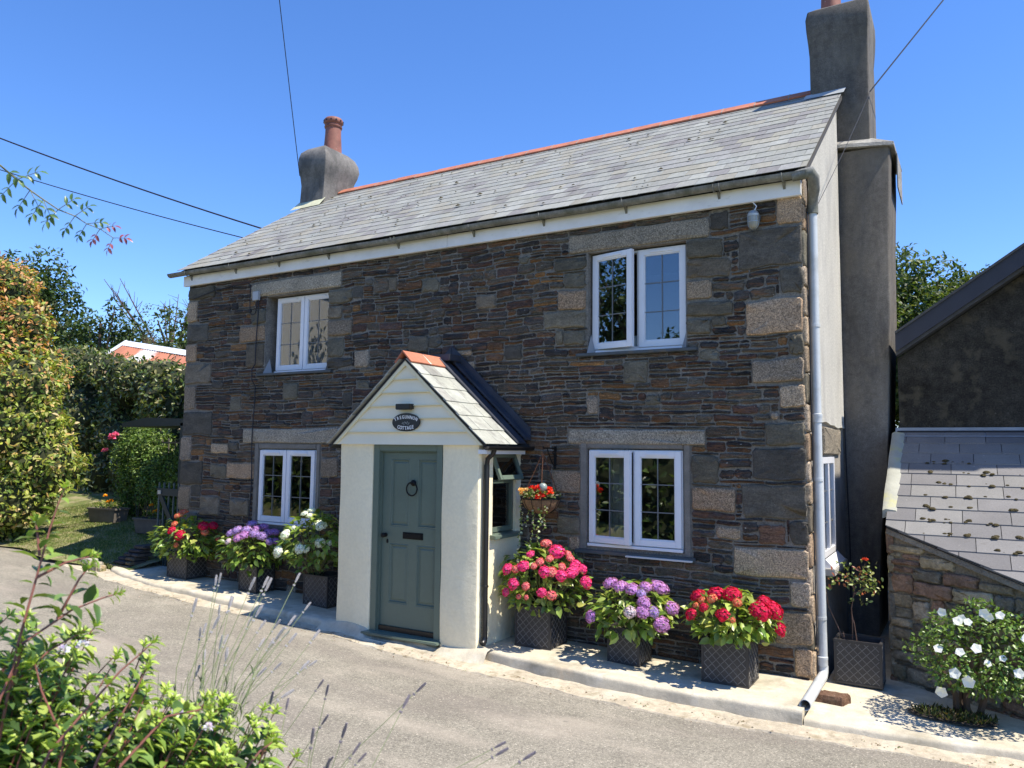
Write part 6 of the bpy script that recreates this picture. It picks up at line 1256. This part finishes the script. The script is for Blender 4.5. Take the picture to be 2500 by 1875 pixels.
def lavender(root, tips, base, nm, leafn, spread=.1):
    q = MB(); ll = []
    for tpx in tips:
        t = Vector(tpx); b = Vector(base)+Vector((U(-spread, spread), U(-spread, spread)*.6, U(-.03, .03))); b = b.lerp(Vector((t.x, t.y, b.z)), .15); m_ = b.lerp(t, .55)+Vector((-.014, -.014, .012)); q.tube([b, m_, t-(t-m_).normalized()*.02], [.0013, .001, .0008], 5, col=(.22, .26, .12), caps=False)
        d = (t-m_).normalized(); o = bpy.data.objects.new('flower_spike', SM[nm]); COL.objects.link(o); o.parent = root; o.location = t-root.location; o.rotation_euler = d.to_track_quat('Z', 'Y').to_euler(); s = U(.55, .85); o.scale = (s, s, s)
        for k in range(9):
            f = U(0, .5); p = b.lerp(m_, f*1.6); ll.append((p, (m_-b).normalized()*.9+Vector((U(-.5, .5), U(-.5, .5), U(0, .4))), Vector((U(-1, 1), U(-1, 1), .5)), U(.02, .04), .0026, np.array((.24, .3, .16))*U(.7, 1.3)))
    for i in range(leafn):
        p = Vector(base)+Vector((U(-1, 1)*spread*1.7, U(-1, 1)*spread, U(-.12, .1))); ll.append((p, Vector((U(-.5, .6), U(-.4, .4), U(.4, 1))), Vector((U(-1, 1), U(-1, 1), .3)), U(.02, .04), .0024, np.array((.28, .32, .19))*U(.6, 1.3)))
        if i % 16 == 0: q.tube([p-Vector((0, 0, .1)), p+Vector((U(-.02, .03), U(-.02, .02), U(.08, .22)))], [.001, .0007], 4, col=(.24, .27, .15), caps=False)
    q.build('stems', m_stem, root); flush_leaves('foliage', ll, root, m_leaf)
ex = [(t[0]+U(-.04, .05), t[1]+U(-.03, .03), t[2]-U(.05, .17)) for t in TT+TT]
lavender(lv, TT+ex, (-1.705, 1.34, 1.25), 'pale', 260, .1)
lv2 = thing('lavender', (-1.35, 1.4, .6), 'shorter mauve lavender spikes at the bottom edge right of the pale ones', 'lavender')
T2 = [(-1.392, 1.463, 1.505), (-1.328, 1.481, 1.407), (-1.472, 1.375, 1.486), (-1.384, 1.426, 1.401), (-1.334, 1.443, 1.339), (-1.381, 1.469, 1.493), (-1.366, 1.456, 1.427), (-1.443, 1.398, 1.469), (-1.195, 1.622, 1.489), (-1.222, 1.592, 1.463), (-1.003, 1.698, 1.359), (-0.935, 1.728, 1.339), (-0.995, 1.697, 1.346), (-1.3, 1.5, 1.36), (-1.28, 1.5, 1.34), (-1.35, 1.45, 1.33)]
lavender(lv2, T2, (-1.42, 1.36, 1.08), 'mauve', 20, .16)
br_ = thing('rose_shoot', (-2.3, 1.0, 2.85), 'arching leafy shoot with red tip hanging into the sky at upper left', 'branch')
q = MB(); lst = []; pts = [Vector(p) for p in [(-2.27, .98, 2.86), (-2.252, 1.054, 2.839), (-2.243, 1.094, 2.81), (-2.234, 1.126, 2.788), (-2.224, 1.158, 2.769), (-2.211, 1.194, 2.748), (-2.193, 1.232, 2.737), (-2.182, 1.261, 2.72), (-2.166, 1.292, 2.711), (-2.152, 1.325, 2.69)]]
q.tube(pts, [.003-.0002*i for i in range(10)], 6, col=(.12, .13, .05), caps=False)
for i in range(1, 10):
    for sg in (1, -1):
        p = pts[i]+Vector((0, 0, 0)); side = Vector((.35*sg, .2*sg, U(-.9, .35) if sg > 0 else U(-1, -.2))).normalized(); tipq = i/9; ln = .07*(1-.45*tipq); q.tube([p, p+side*ln], [.0012, .0008], 4, col=(.14, .15, .05), caps=False)
        for k in range(5):
            f = (.5, .5, .85, .85, 1)[k]; sd = (1, -1, 1, -1, 0)[k]; perp = side.cross(Vector((.5, -.8, 0))).normalized()*sd
            c = np.array([(.09, .17, .05), (.07, .13, .04), (.14, .22, .07)][int(U(0, 3))]) if i < 8 else np.array((.3, .08, .1)); lst.append((p+side*ln*f, (side*.6+perp*.9+Vector((0, 0, -.25))), Vector((.2, -.6, .7))+Vector((U(-.4, .4), U(-.4, .4), 0)), .03*(1-.35*tipq)*U(.8, 1.2), .016*(1-.3*tipq), c*U(.8, 1.3)))
flush_leaves('foliage', lst, br_, m_leafgl); q.build('stem', m_stem, br_)
# ------------------------------------------------------------------ across the lane, behind the viewpoint (seen mirrored in the panes)
oh = thing('hedge', (-12, .2, 0), 'tall garden hedge across the lane mirrored in the cottage windows', 'hedge')
cs, rs_ = [], []
for i in range(130): x = -20+15*U(0, 1); cs.append((x, .25+U(-.3, .3), U(.2, 2.0+.5*math.sin(x*1.3)+.4*math.sin(x*2.9)))); rs_.append(U(.7, 1.0))
blobcore(cs, rs_, 'branches', oh, None)
leaves('foliage', oh, m_leafgl, *blobleaves(cs, rs_, 260, .2, [(.1, .15, .035), (.05, .09, .02), (.18, .25, .06)], (3, 3, 1.3), .2, .35))
ow = thing('white_cottage', (-21, -3, 0), 'white rendered cottage across the lane mirrored in the upper left window', 'cottage')
mb = MB(); mb.box(-24, -5.4, -.5, -19, .2, 7.6); mb.build('wall', m_white, ow)
mb = MB(); mb.prism([(-24.2, -5.6, 7.5), (-18.8, -5.6, 7.5), (-21.5, -5.6, 10)], (0, 6, 0)); mb.build('roof', mat('dark_slate_roof2', (.07, .07, .075), rough=.8), ow)

tree(-15.6, -4.3, -.3, 9.8, 2.4, 'dark tree across the lane mirrored in the open upper right window', G1, None, .2, 40, 300, cz=.68, group=None)
tree(-7.5, -11.5, -.3, 7.2, 3.2, 'rounded tree across the lane mirrored low in the upper right window', G1, None, .22, 40, 300, group=None)
# litter blown against the kerb: dead leaves, petals, grit
n = 420; x = rng.uniform(-11, 1.5, n); off = np.abs(rng.normal(0, .12, n)); y = np.array([yfar(a) for a in x])-.03-off; z = np.array([strip_z(a, b) if b > ystart(a) else zr(a)+.006 for a, b in zip(x, y)])+.004
tag(leaves('litter', None, m_leaf, np.c_[x, y, z], rdir(n)*np.array([1, 1, .15]), rdir(n)*.3+np.array([0, 0, 1]), rng.uniform(.008, .03, n), rng.uniform(.006, .016, n), pal(n, [(.14, .09, .05), (.25, .17, .09), (.08, .06, .04), (.5, .3, .3), (.16, .2, .06)], (3, 2, 2, .6, 1))), kind='stuff')
